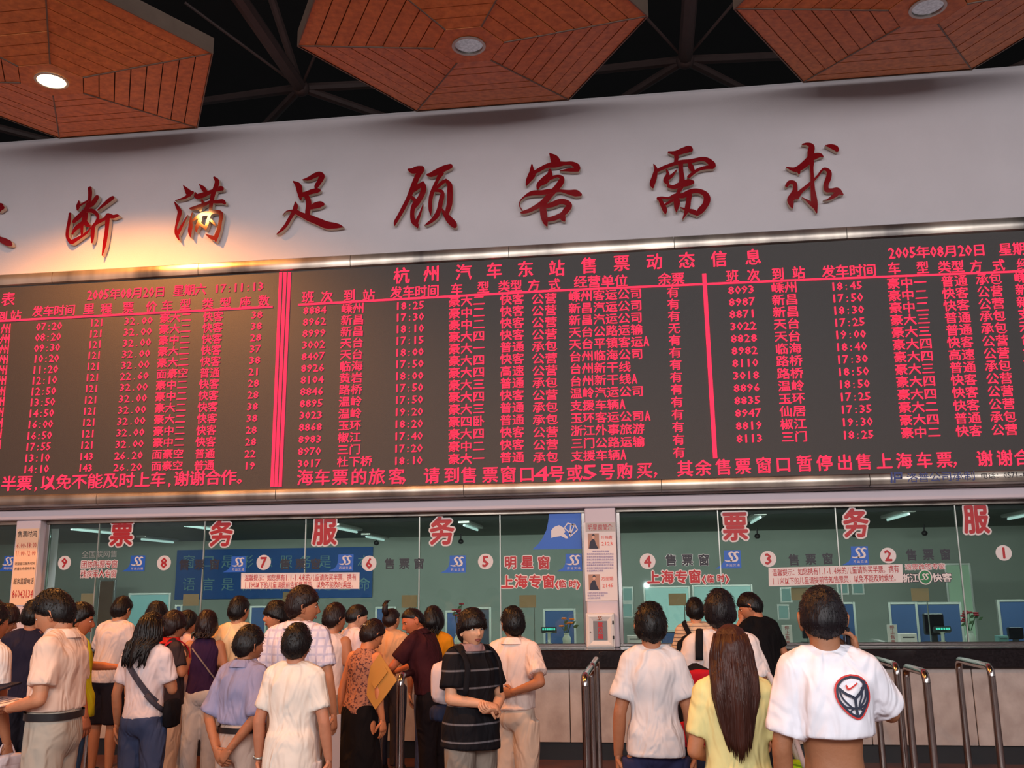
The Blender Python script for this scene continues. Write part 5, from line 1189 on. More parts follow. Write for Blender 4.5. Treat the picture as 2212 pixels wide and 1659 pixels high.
def make_hair(q, place):
    a = q.a; s = q.s; st = a['hair'] if a['hair'] in HAIRLINE else 'short'; hm = hair_mat(a['hcol']); rr = random.Random(100+q.seed)
    f, sd, bk = HAIRLINE[st]; D = HG; yy = D[:, 1]
    thr = np.where(yy > 0, sd+(f-sd)*np.clip(yy, 0, 1)**0.75, sd+(bk-sd)*np.clip(-yy, 0, 1)**0.7)
    thr = thr+.05*wob(D, 7, q.seed)
    amt = sm(-.16, .14, D[:, 2]-thr); th = THICK[st]
    bulk = th*(1+.35*wob(D, 6, q.seed+2)*.5)+.004*wob(D*np.array([1, 1, .4]), 30, q.seed+5)*.5
    if st in ('bob', 'long'): bulk = bulk*(1+.5*sm(.3, -.5, D[:, 2]))
    R_ = HS.copy(); nrm = HS/np.linalg.norm(HS, axis=1, keepdims=True)
    # smooth skull under the hair, no face relief
    R_ = R_+nrm*(bulk*amt**1.4-.006*(1-amt)**2)[:, None]
    R_[:, 1] -= .007*amt*sm(-.1, -.6, D[:, 2])*(D[:, 1] < 0)
    if a['hair'] in ('short', 'fringe', 'bob'): R_[:, 2] += .008*amt*sm(.2, .9, D[:, 2])
    Vh = [place(R_)]; Fh = list(HF); nv = len(R_)
    mb = MB()
    # tufts that break the outline
    n = {'short': 340, 'crop': 420, 'fringe': 360, 'bob': 180, 'long': 90, 'tied': 40, 'thin': 80, 'up': 60, 'spiky': 420}[st]
    if not a['near']: n = int(n*.6)
    if a['hair'] in ('long_straight', 'tied', 'up'): n = 0
    idx = [i for i in range(len(HG)) if amt[i] > .55]
    n = int(n*2.6)
    for _ in range(n):
        i = rr.choice(idx); p = R_[i]; nn = nrm[i]; dn = np.array([rr.uniform(-.4, .4), rr.uniform(-.5, .2), -1.0 if st not in ('spiky', 'short') else rr.uniform(-1.0, .25)])
        if st == 'fringe' and D[i, 1] > .2: dn = np.array([rr.uniform(-.5, .5), .2, -1.2])
        t = dn-nn*np.dot(dn, nn); t /= np.linalg.norm(t)+1e-6; L = rr.uniform(.014, .027)*(1.25 if st == 'spiky' else 1.0)
        lift = {'spiky': .55, 'short': .05, 'crop': .02}.get(st, .03)
        if st == 'crop': L *= .5
        mb.tube([p-nn*.005, p+t*L*.5+nn*L*lift*.6, p+t*L+nn*L*lift], [.0020, .0015, .0002], 3)
    if st in ('bob', 'long') or a['hair'] in ('long_straight', 'long_messy'):
        pass
    def strands(N, zend, spread, wmin, rad, messy=0.0, back=(-.9, .9), yoff=0.0):
        for _ in range(N):
            u = rr.uniform(*back); ang = u*1.75                                  # angle round the back of the head, 0 = straight back
            r0 = np.array([math.sin(ang)*.078, -math.cos(ang)*.098, rr.uniform(-.01, .07)]); w = 1-abs(u)*.25
            ze = zend*rr.uniform(.78, 1.0)*w if messy == 0 else zend*rr.uniform(.55, 1.0)
            pts = [r0*np.array([.93, .93, 1])+[0, 0, .02]]; K = 6
            for k in range(1, K+1):
                t = k/K; z = r0[2]+(ze-r0[2])*t
                fx = (1+.18*math.sin(min(1, t*2.2)*math.pi/2)) if t < .5 else (1.18-(1.18-wmin)*(t-.5)*2)
                x = r0[0]*fx*spread+messy*rr.uniform(-.02, .02)*t; y = r0[1]*(1.10-.10*t)-.012*math.sin(t*3)+yoff*t+messy*rr.uniform(-.012, .012)*t
                if z < -.09: y = min(y, -.140-.022*sm(-.09, -.20, np.array([z]))[0]+.05*abs(u)**2-.012*math.sin(x*60))
                pts.append(np.array([x, min(y, -.045+.02*abs(u)) if t > .35 else y, z]))
            rd = [rad*.8]+[rad*(1-.15*k/K) for k in range(1, K)]+[rad*.12]
            sp = pts; mb.tube(sp, rd, 5)
    h = a['hair']
    if h == 'bob': strands(60, -.135, 1.0, 1.0, .0105, .3)
    if h == 'long': strands(90, -.22, 1.0, 1.0, .0095, .4)
    if h == 'long_straight': strands(260, -.47, 1.10, .72, .0085, 0.0, (-.95, .95))
    if h == 'long_messy': strands(170, -.27, 1.10, 1.0, .0090, 1.0, (-1.0, 1.0))
    if h == 'tied': mb.ell((0, -.118, -.01), (.028, .03, .030), 12, 8); [mb.tube([(rr.uniform(-.02, .02), -.125, -.01), (rr.uniform(-.03, .03), -.150, -.07), (rr.uniform(-.03, .03), -.125, -.16)], [.010, .010, .002], 5) for _ in range(26)]
    if h == 'up': mb.tube([(0, -.085, .06), (.0, -.115, .10), (0, -.110, .155), (0, -.085, .205)], [.030, .034, .028, .004], 10); [mb.tube([(rr.uniform(-.02, .02), -.11, .10), (rr.uniform(-.03, .03), -.12, .16), (rr.uniform(-.035, .035), -.08+rr.uniform(-.02, .02), .21)], [.008, .008, .001], 5) for _ in range(20)]
    if h == 'bun': mb.ell((0, -.10, .05), (.042, .040, .040), 14, 10)
    if len(mb.v):
        Vh.append(place(np.array(mb.v))); Fh += [tuple(i+nv for i in f_) for f_ in mb.f]
    mesh_obj('hair', np.concatenate(Vh)*s, Fh, hm, q.T)
def surf(q, pts, side=-1, off=.008):
    """project local (x, z) points (metres at 1.70 m) onto the back (side=-1) or front of the shirt"""
    if not hasattr(q, 'bvh'): q.bvh = BVHTree.FromPolygons([tuple(v) for v in q.tv], q.tf)
    out = []
    for x, z in pts:
        o = Vector((x*q.s, side*1.0, z*q.s)); hit = q.bvh.ray_cast(o, Vector((0, -side, 0)))
        if hit[0] is None: out.append(None); continue
        out.append((np.array(hit[0])+np.array([0, side*off, 0]), np.array(hit[1])))
    return out
def strap(q, name, pts, width, matl, parent, side=-1, th=.005, n=8, world_T=None):
    """flat band lying on the shirt along (x, z) points"""
    sp = spline([(x, z, 0) for x, z in pts], n); L = []
    hits = surf(q, [(p[0], p[1]) for p in sp], side)
    hits = [h_ for h_ in hits if h_ is not None]
    rings = []
    for i, (p, nn) in enumerate(hits):
        d = hits[min(i+1, len(hits)-1)][0]-hits[max(i-1, 0)][0]; d /= np.linalg.norm(d)+1e-9
        nn = np.array([0, side*1.0, 0])*.5+nn*(1 if nn[1]*side > 0 else -1)*.5; w = np.cross(d, nn); w /= np.linalg.norm(w)+1e-9; nn = np.cross(w, d)
        rings.append([p+w*width/2, p+w*width/2+nn*th, p-w*width/2+nn*th, p-w*width/2])
    if len(rings) < 2: return None
    mb = MB(); mb.loft(rings); return mesh_obj(name, np.array(mb.v), mb.f, matl, parent, smooth=False)
def local_thing(q, name, label, cat, group=None):
    """a carried thing: top-level, standing at the carrier's base frame so that its shapes can be given in the carrier's local metres"""
    return q.T.location.copy(), q.T.rotation_euler.z
def carried(q, name, label, cat, at):
    """top-level thing located at carrier-local point `at` (unscaled metres), same heading"""
    p = np.array(at)*q.s; c, sn = math.cos(q.yaw), math.sin(q.yaw); t = thing(name, label, cat, (q.root[0]+p[0]*c-p[1]*sn, q.root[1]+p[0]*sn+p[1]*c, p[2]), None, q.yaw); t['_o'] = 0; del t['_o']; return t, p
def addpart(q, mb, name, matl, t, p, smooth=True, label=None, warp=False):
    V = np.array(mb.v); 
    if warp: V = q.a['warp'](V)
    return mesh_obj(name, V*q.s-p, mb.f, matl, t, smooth, label)
PEOPLE = []
def add(key, *a, **k):
    k.setdefault('seed', len(PEOPLE)+1); q = person(*a, **k); q.key = key; q.bname = q.body.name; q.tname = q.top.name if q.top is not None else None; q.pname = q.bot.name; PEOPLE.append(q); return q
SKA, SKB, SKC, SKD = (196, 134, 98), (184, 122, 88), (206, 152, 122), (168, 108, 76)
C = cloth
black_h, brown_h, red_h = (14, 11, 14), (66, 34, 26), (34, 18, 18)
# back rows first
add('navy', 'person in a dark navy shirt behind the heavy man at the left', 76, 1302, 7.9, yaw=25, hy=-10, hp=10, top=C((34, 32, 50)), topkind='shirt', arms=('down', 'down'), bottom=(30, 30, 40), sk=SKD)
add('girl_edge', 'woman with shoulder-length dark hair at the left edge, face to the right', 20, 1313, 8.3, yaw=-50, hy=-10, hp=18, hair='bob', hcol=red_h, top=C((222, 206, 200)), topkind='tee', arms=('hold', 'hold'), bottom=(50, 50, 70), sk=SKB)
add('edge_near', 'person in white cut off by the left edge, bare arm hanging', -16, 1306, 5.9, yaw=-20, top=C((224, 214, 208)), topkind='tee', arms=('down', 'down'), bottom=(30, 32, 54), sk=SKD)
add('back_tee', 'man in a pale loose tee leaning on the rail at window nine, seen from behind', 268, 1294, 9.6, yaw=-12, lean=9, hp=5, hair='short', top=C((206, 190, 188)), topkind='loose', arms=('rail', 'rail'), bottom=(36, 32, 40), botkind='shorts', sk=SKA)
add('dark_head', 'dark-haired person at window eight, head only in view', 340, 1305, 8.7, yaw=5, hair='fringe', top=C((70, 66, 80)), bottom=(40, 40, 50))
add('redcollar', 'person with a red collar and a black backpack at window eight', 378, 1326, 8.0, yaw=-40, hy=0, hp=5, hair='fringe', hcol=red_h, top=C((56, 44, 46)), topkind='tee', collar=C((196, 44, 34)), arms=('strap', 'down'), bottom=(200, 172, 150), sk=SKD)
add('pinktee', 'woman in a pale pink tee with long dark hair, arm hanging at the right', 408, 1322, 9.2, yaw=-30, hy=-20, hp=10, hair='long', top=C((216, 180, 178)), topkind='fit', arms=('down', 'hold'), bottom=(206, 188, 176), sk=SKB)
add('purpletank', 'woman in a purple sleeveless top with a thin shoulder strap, seen from behind', 449, 1325, 8.8, yaw=15, hy=-15, hp=5, hair='bob', hcol=red_h, top=C((58, 34, 66)), topkind='tank', arms=('down', 'down'), bottom=(212, 204, 200), sk=SKB)
add('yellowback', 'man in a pale yellow tee at window seven, forearm on his hip', 517, 1294, 9.0, yaw=0, hy=-20, hair='short', top=C((236, 204, 160)), topkind='tee', arms=('rail', 'behind'), bottom=(70, 66, 80), sk=SKA)
add('leftlook', 'man with a broad face turned to the left beside the tall man', 600, 1304, 8.4, yaw=90, hy=35, hp=-2, hair='fringe', top=C((60, 34, 56)), topkind='tee', arms=('hold', 'hold'), bottom=(40, 40, 60), sk=(196, 124, 88))
add('whitevest', 'woman in a white sleeveless top right of the tall man', 725, 1309, 8.1, yaw=-15, hy=-20, hp=5, hair='short', hcol=red_h, top=C((228, 206, 200)), topkind='tank', hem=.93, arms=('down', 'down'), bottom=(150, 130, 116), sk=SKB)
add('pinkside', 'woman with tied dark hair in a white and pink shirt, face to the right', 776, 1309, 9.1, yaw=-45, hy=-15, hp=12, hair='tied', top=C((224, 206, 214)), topkind='fit', arms=('hold', 'hold'), bottom=(44, 44, 60), botkind='shorts', sk=SKC)
add('uptail', 'person with an upright ponytail and an orange-tan tee at window six', 846, 1317, 9.75, yaw=-10, hy=-15, hair='up', hcol=red_h, top=C((226, 172, 128)), topkind='fit', arms=('hold', 'hold'), bottom=(60, 56, 66), sk=SKA)
add('orangegirl', 'woman in an orange-yellow tee with a black bob at window six, seen from behind', 936, 1316, 8.9, yaw=-5, hair='bob', top=C((222, 140, 24)), topkind='tee', arms=('rail', 'down'), bottom=(70, 78, 110), botkind='jeans', sk=SKA)
add('maroon', 'man in a dark maroon polo resting his forearms on the rail, face to the left', 884, 1317, 8.4, yaw=72, hy=48, hp=8, lean=16, hair='thin', top=C((58, 22, 28)), topkind='shirt', collar=C((52, 20, 26)), arms=('lean_rail', 'lean_rail'), bottom=(26, 20, 24), sk=(190, 104, 66), build=1.12)
add('stripeback', 'man in a tan striped shirt at window four with a black bag on his back', 1500, 1296, 9.2, yaw=-8, hy=15, hp=6, hair='short', top=C((206, 178, 150), pat='lines', col2=(112, 96, 92), freq=9), topkind='shirt', arms=('rail', 'rail'), bottom=(40, 40, 50), sk=SKA)
add('blackphone', 'man in black at the counter holding a phone, face to the left', 1610, 1287, 8.9, yaw=35, hy=40, hp=16, lean=10, hair='short', top=C((14, 13, 16)), topkind='tee', arms=('down', 'phone_high'), bottom=(26, 26, 30), sk=(184, 120, 88))
add('green', 'man in a yellow-green tee behind the heavy man, arm hanging', 176, 1308, 7.25, yaw=-35, hy=-30, hp=6, hair='short', top=C((206, 200, 34)), topkind='loose', arms=('down', 'lean_rail'), bottom=(60, 84, 110), botkind='jeans', sk=(182, 106, 72), hem=.86)
# nearer
add('messy', 'woman with messy long black hair in a white tee and jeans, strap across her back', 330, 1328, 6.9, yaw=-6, hy=-12, hp=4, hair='long_messy', top=C((226, 210, 212)), topkind='fit', arms=('hold_high', 'down'), bottom=C((64, 74, 104)), botkind='jeans', sk=SKB, hem=.93)
add('clip', 'woman with a hair clip and a floral top, black skirt, holding a tan envelope', 812, 1345, 7.5, yaw=-28, hy=-10, hp=14, lean=8, hair='short', hcol=red_h, top=C((176, 120, 96), pat='blotch', col2=(92, 60, 62), freq=60), topkind='tank', arms=('down', 'bag'), bottom=(22, 18, 20), botkind='skirt', sk=(206, 130, 88))
add('tall', 'tall man in a white check shirt, face turned to the right', 655, 1273, 6.7, yaw=-8, hy=-55, hp=2, hair='short', hcol=red_h, top=C((228, 214, 222), pat='check', col2=(176, 172, 200), freq=6), topkind='shirt', collar=C((230, 214, 220)), arms=('down', 'down'), bottom=(150, 128, 112), sk=SKB, build=1.15)
add('blue', 'man in a pale blue shirt and beige trousers, hands behind his back', 541, 1358, 6.0, yaw=-22, hy=-12, hp=5, hair='short', top=C((146, 144, 176)), topkind='shirt', sleeve=.75, collar=C((146, 144, 176)), arms=('behind_low', 'behind_low'), bottom=(186, 160, 146), belt=M_leather, sk=SKD, hem=1.055)
add('creamtee', 'person in a plain cream-white tee standing at the front, seen from behind', 642, 1355, 5.6, yaw=-3, hair='short', top=C((232, 220, 208)), topkind='tee', arms=('down', 'down'), bottom=(216, 200, 194), sk=(190, 126, 96), near=True, hem=.78, build=.97)
add('heavy', 'heavy man in a cream short-sleeved shirt, grey trousers and belt, reading a paper', 106, 1284, 5.6, yaw=98, hy=2, hp=22, hair='short', top=C((232, 202, 184)), topkind='shirt', collar=C((232, 206, 190)), arms=('hold', 'hold'), bottom=(176, 164, 150), belt=M_leather, sk=(196, 134, 100), build=1.2, lean=-1, near=True, hem=1.055)
add('boy', 'boy in a dark polo with grey trousers and a backpack, looking back over his shoulder', 1018, 1323, 6.2, yaw=-135, hy=-8, hp=-2, hair='fringe', hcol=(20, 12, 14), top=C((22, 20, 24), pat='lines', col2=(104, 100, 104), freq=3.0), topkind='loose', collar=C((150, 120, 120)), arms=('cross', 'cross_low'), bottom=(134, 122, 112), sk=(214, 156, 122), near=True, hem=.80)
add('whiteman', 'man in a white shirt and white trousers, one hand behind his back', 1108, 1317, 7.0, yaw=-14, hy=38, hp=0, hair='short', top=C((236, 208, 196)), topkind='shirt', collar=C((238, 214, 204)), arms=('grab', 'fist'), bottom=(222, 196, 176), sk=SKD, near=True, hem=.94)
add('whitetee', 'young man in a long white tee and dark blue jeans right of the near barrier', 1404, 1311, 5.3, yaw=2, hair='short', top=C((212, 206, 208)), topkind='loose', arms=('down', 'down'), bottom=C((44, 46, 78)), botkind='jeans', sk=SKD, near=True, hem=.88, build=.80)
add('packman', 'man in a white shirt wearing a red and black backpack, window four', 1553, 1284, 6.0, yaw=-4, hair='fringe', hcol=(26, 20, 24), top=C((218, 206, 204)), topkind='loose', arms=('down', 'down'), bottom=(60, 54, 62), sk=SKD, near=True, hem=.84, build=1.12)
add('longhair', 'woman with very long straight brown hair in a yellow tee, seen from behind', 1577, 1357, 4.3, yaw=0, hair='long_straight', hcol=brown_h, top=C((232, 222, 156)), topkind='tee', arms=('bag', 'hold'), bottom=(90, 80, 90), sk=SKB, near=True, hem=.80, build=.94)
add('phone', 'cropped man in a white printed tee rolled up over his bare back, phone at ear', 1772, 1272, 3.75, yaw=2, hp=2, hy=-3, hair='crop', hcol=(22, 18, 24), top=C((238, 238, 248)), topkind='loose', sleeve=.62, arms=('phone', 'down_in'), bottom=(60, 66, 90), botkind='jeans', sk=(158, 106, 76), near=True, hem=1.165, build=.86)
BAKED = bake_all()
for q in PEOPLE: finish(q, BAKED)
QP = {q.key: q for q in PEOPLE}
print('HEIGHTS', {q.key: (round(q.h, 2), [round(float(c), 2) for c in q.root[:2]]) for q in PEOPLE})
# ------------------------------------------------------------------ printed emblem on the white tee
q = QP['phone']; kk = 3.75/2100/q.s
def E2(zx, zy): return ((1640+zx/3.867-1772)*kk, 1.70-(1240+zy/3.867-1272)*kk)
M_er = mat('emblem_red', (196, 44, 40), 0.6); M_en = mat('emblem_navy', (26, 34, 58), 0.6)
ring = [(630, 812), (560, 832), (508, 880), (494, 940), (512, 1010), (560, 1072), (610, 1112), (655, 1130), (690, 1112), (728, 1058), (758, 1000), (764, 930), (745, 868), (700, 826), (630, 812)]
cen = (630, 960); zs_ = .00047
strap(q, 'print_outline', [E2(*p) for p in ring], .0085, M_er, q.topo, -1, .0012, 5)
rin = [((x-cen[0])*.90+cen[0], (y-cen[1])*.92+cen[1]) for x, y in ring]
strap(q, 'print_line', [E2(*p) for p in rin], .0080, M_en, q.topo, -1, .0020, 5)
for pl, w in [([(522, 905), (570, 945), (620, 968), (642, 985)], .0095), ([(738, 858), (715, 910), (680, 950), (642, 985)], .0095), ([(642, 980), (645, 1050), (650, 1118)], .0095), ([(525, 918), (545, 980), (590, 1030), (625, 1058)], .006),
              ([(745, 880), (735, 950), (715, 1000), (668, 1058)], .006), ([(515, 990), (560, 1040), (610, 1052), (650, 1052), (690, 1048), (738, 1020)], .0055), ([(705, 900), (700, 960), (680, 1010), (668, 1055)], .0055), ([(590, 1092), (612, 1064), (640, 1056)], .0055), ([(700, 1088), (690, 1064), (660, 1056)], .0055)]:
    strap(q, 'print_line', [E2(*p) for p in pl], w, M_en, q.topo, -1, .0022, 5)
for pl, w in [([(582, 882), (588, 908), (604, 912), (640, 892), (672, 870)], .0050), ([(586, 892), (592, 911), (606, 911)], .0062)]:
    strap(q, 'print_tick', [E2(*p) for p in pl], w, M_er, q.topo, -1, .0024, 5)
# ------------------------------------------------------------------ phones
def phone_at(q, side, label, col=(22, 22, 28)):
    w = [r for r in q.wr if r[0] == side][0]; wp = w[2]; fd = w[3]/np.linalg.norm(w[3]); c = wp+fd*.075+np.array([-side*.022, .0, .0])
    c = q.a['warp'](c[None])[0]; t, p = carried(q, 'mobile_phone', label, 'phone', c)
    mb = MB(); mb.box((c[0]-.008, c[1]-.022, c[2]-.050), (c[0]+.008, c[1]+.022, c[2]+.050), bev=.004); addpart(q, mb, 'case', mat('phone_case', col, 0.25), t, p, False)
    mb = MB(); mb.box((c[0]-side*.0095-.0012, c[1]-.016, c[2]-.006), (c[0]-side*.0095+.0012, c[1]+.016, c[2]+.042)); addpart(q, mb, 'screen', mat('phone_screen', (110, 120, 140), 0.15), t, p, False)
    mb = MB(); mb.tube([(c[0], c[1]+.014, c[2]+.048), (c[0], c[1]+.014, c[2]+.068)], .004, 8, round_ends=True); addpart(q, mb, 'aerial', mat('phone_case', col, 0.25), t, p)
phone_at(QP['phone'], 1, 'small dark mobile phone held to the ear of the man with the printed tee')
phone_at(QP['blackphone'], -1, 'silver mobile phone held by the man in black at the counter', (150, 150, 158))
# ------------------------------------------------------------------ bags
def pad_bag(q, name, label, cat, c, size, parts, straps=(), rz=0.0, pocket=None):
    """soft rectangular bag centred at carrier-local c, size (w, d, h)"""
    cw_ = q.a['warp'](np.array(c, float)[None])[0]; t, p = carried(q, name, label, cat, cw_)
    w, d, h = [v/2 for v in size]; cz, sz = math.cos(rz), math.sin(rz)
    def R_(V): V = np.array(V)-cw_; return np.stack([V[:, 0]*cz-V[:, 2]*sz, V[:, 1], V[:, 0]*sz+V[:, 2]*cz], 1)+cw_
    def blob(x0, x1, y0, y1, z0, z1, ex=4.0):
        rows = []
        for k in range(9):
            t_ = k/8; z = z0+(z1-z0)*t_; m_ = (1-abs(2*t_-1)**4.5)**.5*.92+.08
            rows.append((cw_[2]+z, (x1-x0)/2*m_, (y1-y0)/2*m_, cw_[1]+(y0+y1)/2, cw_[0]+(x0+x1)/2))
        mb = MB(); mb.loft(srings(rows, 24, ex)); V = np.array(mb.v); V = V+(.004*wob(V, 14, 3))[:, None]*np.array([1, 1, 0]); mb.v = [tuple(v) for v in R_(V)]; return mb
    for nm, (x0, x1, y0, y1, z0, z1), mm in parts:
        addpart(q, blob(x0*w, x1*w, y0*d, y1*d, z0*h, z1*h), nm, mm, t, p)
    for nm, pts, r, mm in straps:
        mb = MB(); mb.tube([tuple(v) for v in spline(pts, 5)], r, 8, flat=.35 if r > .012 else 1.0, up=(0, 1, 0)); V = q.a['warp'](np.array(mb.v)); mb.v = [tuple(v) for v in V]; addpart(q, mb, nm, mm, t, p)
    return t
M_blk = cloth((22, 20, 24)); M_redb = cloth((176, 24, 38)); M_whb = cloth((216, 196, 196)); M_lime = cloth((150, 200, 30)); M_nav = cloth((34, 40, 62))
q = QP['packman']
pad_bag(q, 'backpack', 'red and black backpack hanging on the back of the man in white at window four', 'backpack', (-.15, -.245, .98), (.34, .20, .62), [
    ('body', (-1, 1, -.8, 1, -1, 1), M_blk), ('red_panel', (-.85, .9, -1.08, -.5, -.55, .02), M_redb), ('red_top', (-.7, .9, -.98, -.4, .55, .9), M_redb), ('bottom_panel', (-.9, .9, -1.02, -.4, -1.0, -.62), M_nav)],
    [('shoulder_strap', [(-.14, -.12, 1.30), (-.135, -.10, 1.42), (-.13, .02, 1.475), (-.13, .13, 1.38), (-.14, .14, 1.15)], .024, M_blk), ('shoulder_strap', [(.02, -.12, 1.30), (.08, -.10, 1.42), (.12, .02, 1.475), (.13, .13, 1.38), (.14, .14, 1.15)], .024, M_blk), ('loose_strap', [(-.24, -.20, 1.0), (-.30, -.22, .97), (-.34, -.24, .93)], .016, M_blk)], rz=.05)
q = QP['boy']
pad_bag(q, 'backpack', 'pale backpack with a dark base on the back of the boy in the dark polo', 'backpack', (.0, -.235, 1.17), (.30, .19, .42), [
    ('body', (-1, 1, -.9, 1, -.6, 1), M_whb), ('base_panel', (-1.02, 1.02, -.96, .98, -1.1, -.45), M_nav), ('pocket', (-.7, .7, -1.15, -.5, -.45, .1), M_whb)],
    [('shoulder_strap', [(s_*.10, -.15, 1.34), (s_*.12, -.10, 1.43), (s_*.13, .02, 1.465), (s_*.135, .15, 1.36), (s_*.15, .15, 1.16)], .020, M_blk) for s_ in (-1, 1)])
q = QP['redcollar']
pad_bag(q, 'backpack', 'black backpack on the person with the red collar', 'backpack', (.03, -.21, 1.17), (.29, .17, .42), [('body', (-1, 1, -.9, 1, -1, 1), M_blk), ('pocket', (-.75, .75, -1.15, -.5, -.8, -.1), M_blk)],
    [('shoulder_strap', [(s_*.10, -.13, 1.34), (s_*.12, -.08, 1.43), (s_*.12, .03, 1.46), (s_*.13, .13, 1.36), (s_*.14, .13, 1.16)], .018, M_redb) for s_ in (-1, 1)])
q = QP['stripeback']
pad_bag(q, 'sling_bag', 'black teardrop sling bag on the back of the man in the striped shirt', 'bag', (-.06, -.215, 1.20), (.24, .14, .42), [('body', (-1, 1, -1, 1, -1, .7), M_blk), ('flap', (-.6, .6, -1.1, -.3, -.2, .8), M_blk)],
    [('strap', [(-.04, -.16, 1.33), (-.10, -.10, 1.44), (-.12, .03, 1.47), (-.05, .15, 1.30), (.10, .16, 1.08)], .024, M_blk)])
q = QP['longhair']
pad_bag(q, 'handbag', 'lime green bag hanging at the right side of the long-haired woman', 'bag', (.30, .02, .92), (.16, .30, .30), [('body', (-1, 1, -1, 1, -1, 1), M_lime), ('flap', (-1.06, 1.06, -.9, .9, .3, 1.04), M_lime)],
    [('strap', [(.30, -.10, 1.05), (.25, -.06, 1.25), (.17, -.02, 1.475), (.22, .08, 1.30), (.30, .12, 1.05)], .012, M_whb)])
q = QP['messy']
t, p = carried(q, 'shoulder_bag', 'small dark shoulder bag with a grey strap across a white tee', 'bag', (.21, .10, .98))
sb_ = strap(q, 'strap', [(-.115, 1.40), (-.06, 1.32), (.02, 1.22), (.10, 1.11), (.155, 1.02)], .040, cloth((72, 68, 78)), t, -1, .006, 8)
me_ = sb_.data; me_.transform(Matrix.Translation([-float(c) for c in p]))
mb = MB(); mb.tube([(.095, -.125, 1.115), (.128, -.105, 1.07), (.158, -.055, 1.02), (.175, .0, .985)], .019, 8, flat=.3, up=(.6, -.8, 0)); addpart(q, mb, 'strap_end', cloth((72, 68, 78)), t, p)
mb = MB(); mb.loft(srings([(z, .030*m_, .10*m_, .06, .205) for z, m_ in ((.86, .5), (.88, .95), (.98, 1.0), (1.05, .95), (1.065, .5))], 20, 3.5)); addpart(q, mb, 'body', M_blk, t, p)
q = QP['purpletank']
t, p = carried(q, 'sling_bag', 'small bag on a thin pale strap across a purple top', 'bag', (.20, .06, 1.0))
sb_ = strap(q, 'strap', [(-.10, 1.36), (0, 1.24), (.10, 1.10), (.14, 1.03)], .012, cloth((150, 130, 120)), t, -1, .004, 8)
if sb_: sb_.data.transform(Matrix.Translation([-float(c) for c in p]))
mb = MB(); mb.loft(srings([(z, .025*m_, .08*m_, .06, .205) for z, m_ in ((.90, .5), (.92, .95), (1.0, 1.0), (1.03, .5))], 16, 3.5)); addpart(q, mb, 'body', M_blk, t, p)
# black handbag and tan envelope of the woman in the floral top
q = QP['clip']; wl = [r for r in q.wr if r[0] == -1][0][2]
pad_bag(q, 'handbag', 'black leather handbag hanging from the hand of the woman in the floral top', 'bag', (wl[0], wl[1]-.01, .58), (.12, .30, .20), [('body', (-1, 1, -1, 1, -1, 1), M_leather), ('flap', (-1.05, 1.05, -.9, .9, .1, 1.03), M_leather)],
    [('handle', [(wl[0], -.08, .66), (wl[0], -.05, .76), (wl[0], .02, .80), (wl[0], .07, .76), (wl[0], .11, .66)], .008, M_leather)])
def plate(q, name, label, cat, c, u, v, matl, th=.004, pname='sheet'):
    """thin board centred at local c with half vectors u, v"""
    c = np.array(c, float); u, v = np.array(u, float), np.array(v, float); n = np.cross(u, v); n = n/np.linalg.norm(n)*th
    t, p = carried(q, name, label, cat, c); mb = MB(); mb.obox(c, [u, v, n]); addpart(q, mb, pname, matl, t, p, False); return t, p
t, p = plate(q, 'envelope', 'large tan envelope under the arm of the woman in the floral top', 'envelope', (.225, -.02, 1.19), (.10, .02, .12), (.10, .0, -.105), mat('kraft_paper', (196, 140, 66), 0.7, noise=.08, scale=9))
mb = MB(); mb.obox((.255, -.030, 1.225), [np.array([.06, .012, .07]), np.array([.02, 0, -.022]), np.array([.001, -.004, .0])]); addpart(q, mb, 'flap', mat('kraft_paper', (196, 140, 66), 0.7), t, p, False)
# hair clip
hair_o = [c for c in q.T.children if c.name.startswith('hair')][0]
V = q.a['warp'](q.a['neck']+(q.a['hc']+np.array([(-.030, -.128, .040), (0, -.135, .048), (.030, -.128, .052)])-q.a['neck']) @ q.a['HR'].T); mb = MB(); mb.tube([tuple(v) for v in V], .005, 8, round_ends=True)
mesh_obj('hair_clip', np.array(mb.v)*q.s, mb.f, M_chrome, hair_o, True, 'silver hair clip')
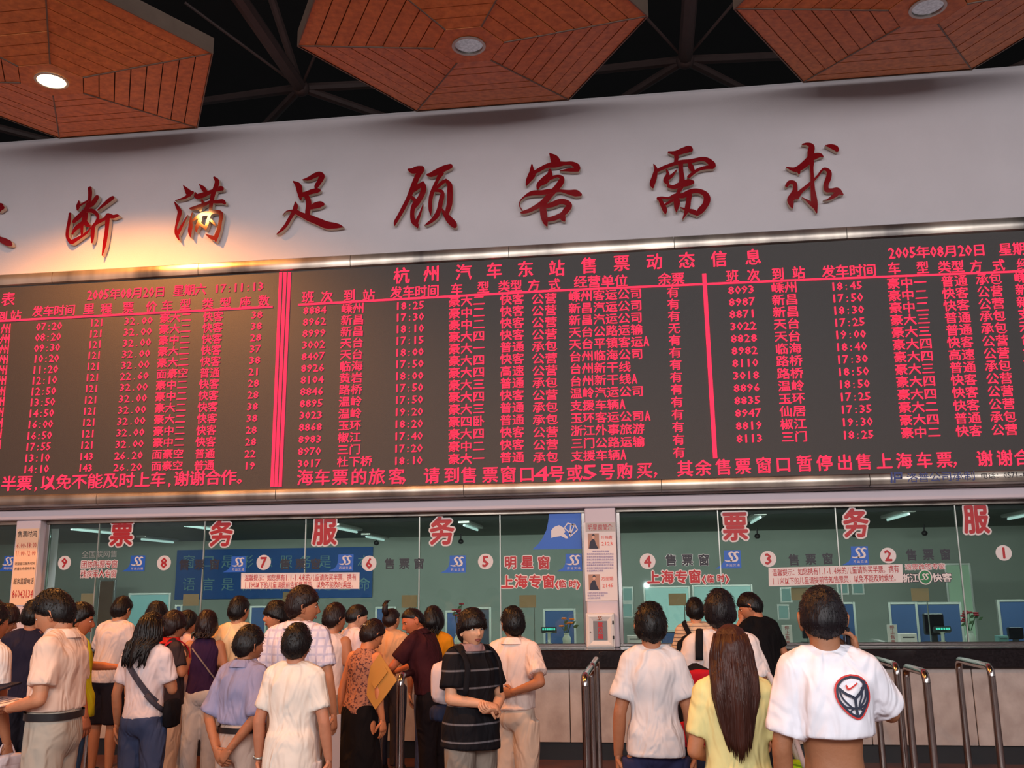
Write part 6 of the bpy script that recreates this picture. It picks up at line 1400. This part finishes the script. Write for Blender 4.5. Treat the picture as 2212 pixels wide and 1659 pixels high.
# papers and clipboard of the heavy man
q = QP['heavy']
M_paper = mat('white_paper', (226, 216, 218), 0.6)
t, p = plate(q, 'document', 'white papers held open by the heavy man in the cream shirt', 'paper', (.0, .355, 1.10), (.17, 0, 0), (0, .14, .018), M_paper, .003)
mb = MB(); rr = random.Random(2)
for k in range(7): mb.obox((-.02, .25+.028*k, 1.0905+.0036*k), [np.array([.11+.02*rr.random(), 0, 0]), np.array([0, .003, .0013]), np.array([0, -.0002, .0006])])
addpart(q, mb, 'print_rows', mat('grey_print', (120, 116, 130), .7), t, p, False)
t, p = plate(q, 'clipboard', 'dark clipboard above the white papers at the left', 'clipboard', (.08, .40, 1.165), (.15, .0, .010), (0, .10, .004), M_nav, .005, 'board')
mb = MB(); mb.tube([(.02, .49, 1.172), (.14, .49, 1.180)], .008, 8, round_ends=True); addpart(q, mb, 'clip', M_chrome, t, p)
# white bag at the very left
q = QP['edge_near']; wl = [r for r in q.wr if r[0] == 1][0][2]
pad_bag(q, 'handbag', 'small white bag hanging at the left edge of the photo', 'bag', (wl[0]+.01, wl[1]+.02, .72), (.10, .22, .20), [('body', (-1, 1, -1, 1, -1, 1), M_whb), ('flap', (-1.05, 1.05, -.9, .9, .2, 1.02), M_whb)], [('handle', [(wl[0]+.01, -.03, .80), (wl[0], .0, .87), (wl[0], .05, .88), (wl[0]+.01, .09, .80)], .006, M_whb)])
# white leaflet beside the cream tee, and a wrist watch
q = QP['tall']; wr_ = [r for r in q.wr if r[0] == 1][0][2]
t, p = plate(q, 'leaflet', 'white printed leaflet hanging from a hand right of the cream tee', 'paper', (wr_[0]-.01, wr_[1]+.03, .70), (.002, .09, 0), (0, .0, .17), M_paper, .0025)
mb = MB(); [mb.obox((wr_[0]-.014, wr_[1]+.03, z), [np.array([.0006, 0, 0]), np.array([0, .05, 0]), np.array([0, 0, .012])]) for z in (.60, .68, .77)]; addpart(q, mb, 'print_rows', M_redt, t, p, False)
q = QP['creamtee']; wl = [r for r in q.wr if r[0] == -1][0]; e = np.array(ARMS['down'][0])*[-1, 1, 1]-[q.SH, 0, 0]; d = wl[2]-e; d /= np.linalg.norm(d); c = wl[2]-d*.012
t, p = carried(q, 'wrist_watch', 'thin wrist watch on the left wrist of the person in the cream tee', 'watch', c); mb = MB(); mb.tube([c-d*.008, c+d*.008], .031, 20); addpart(q, mb, 'band', M_alu, t, p); mb = MB(); mb.ell(c+np.array([-.030, 0, 0]), (.006, .014, .014), 14, 8); addpart(q, mb, 'dial', M_chrome, t, p)
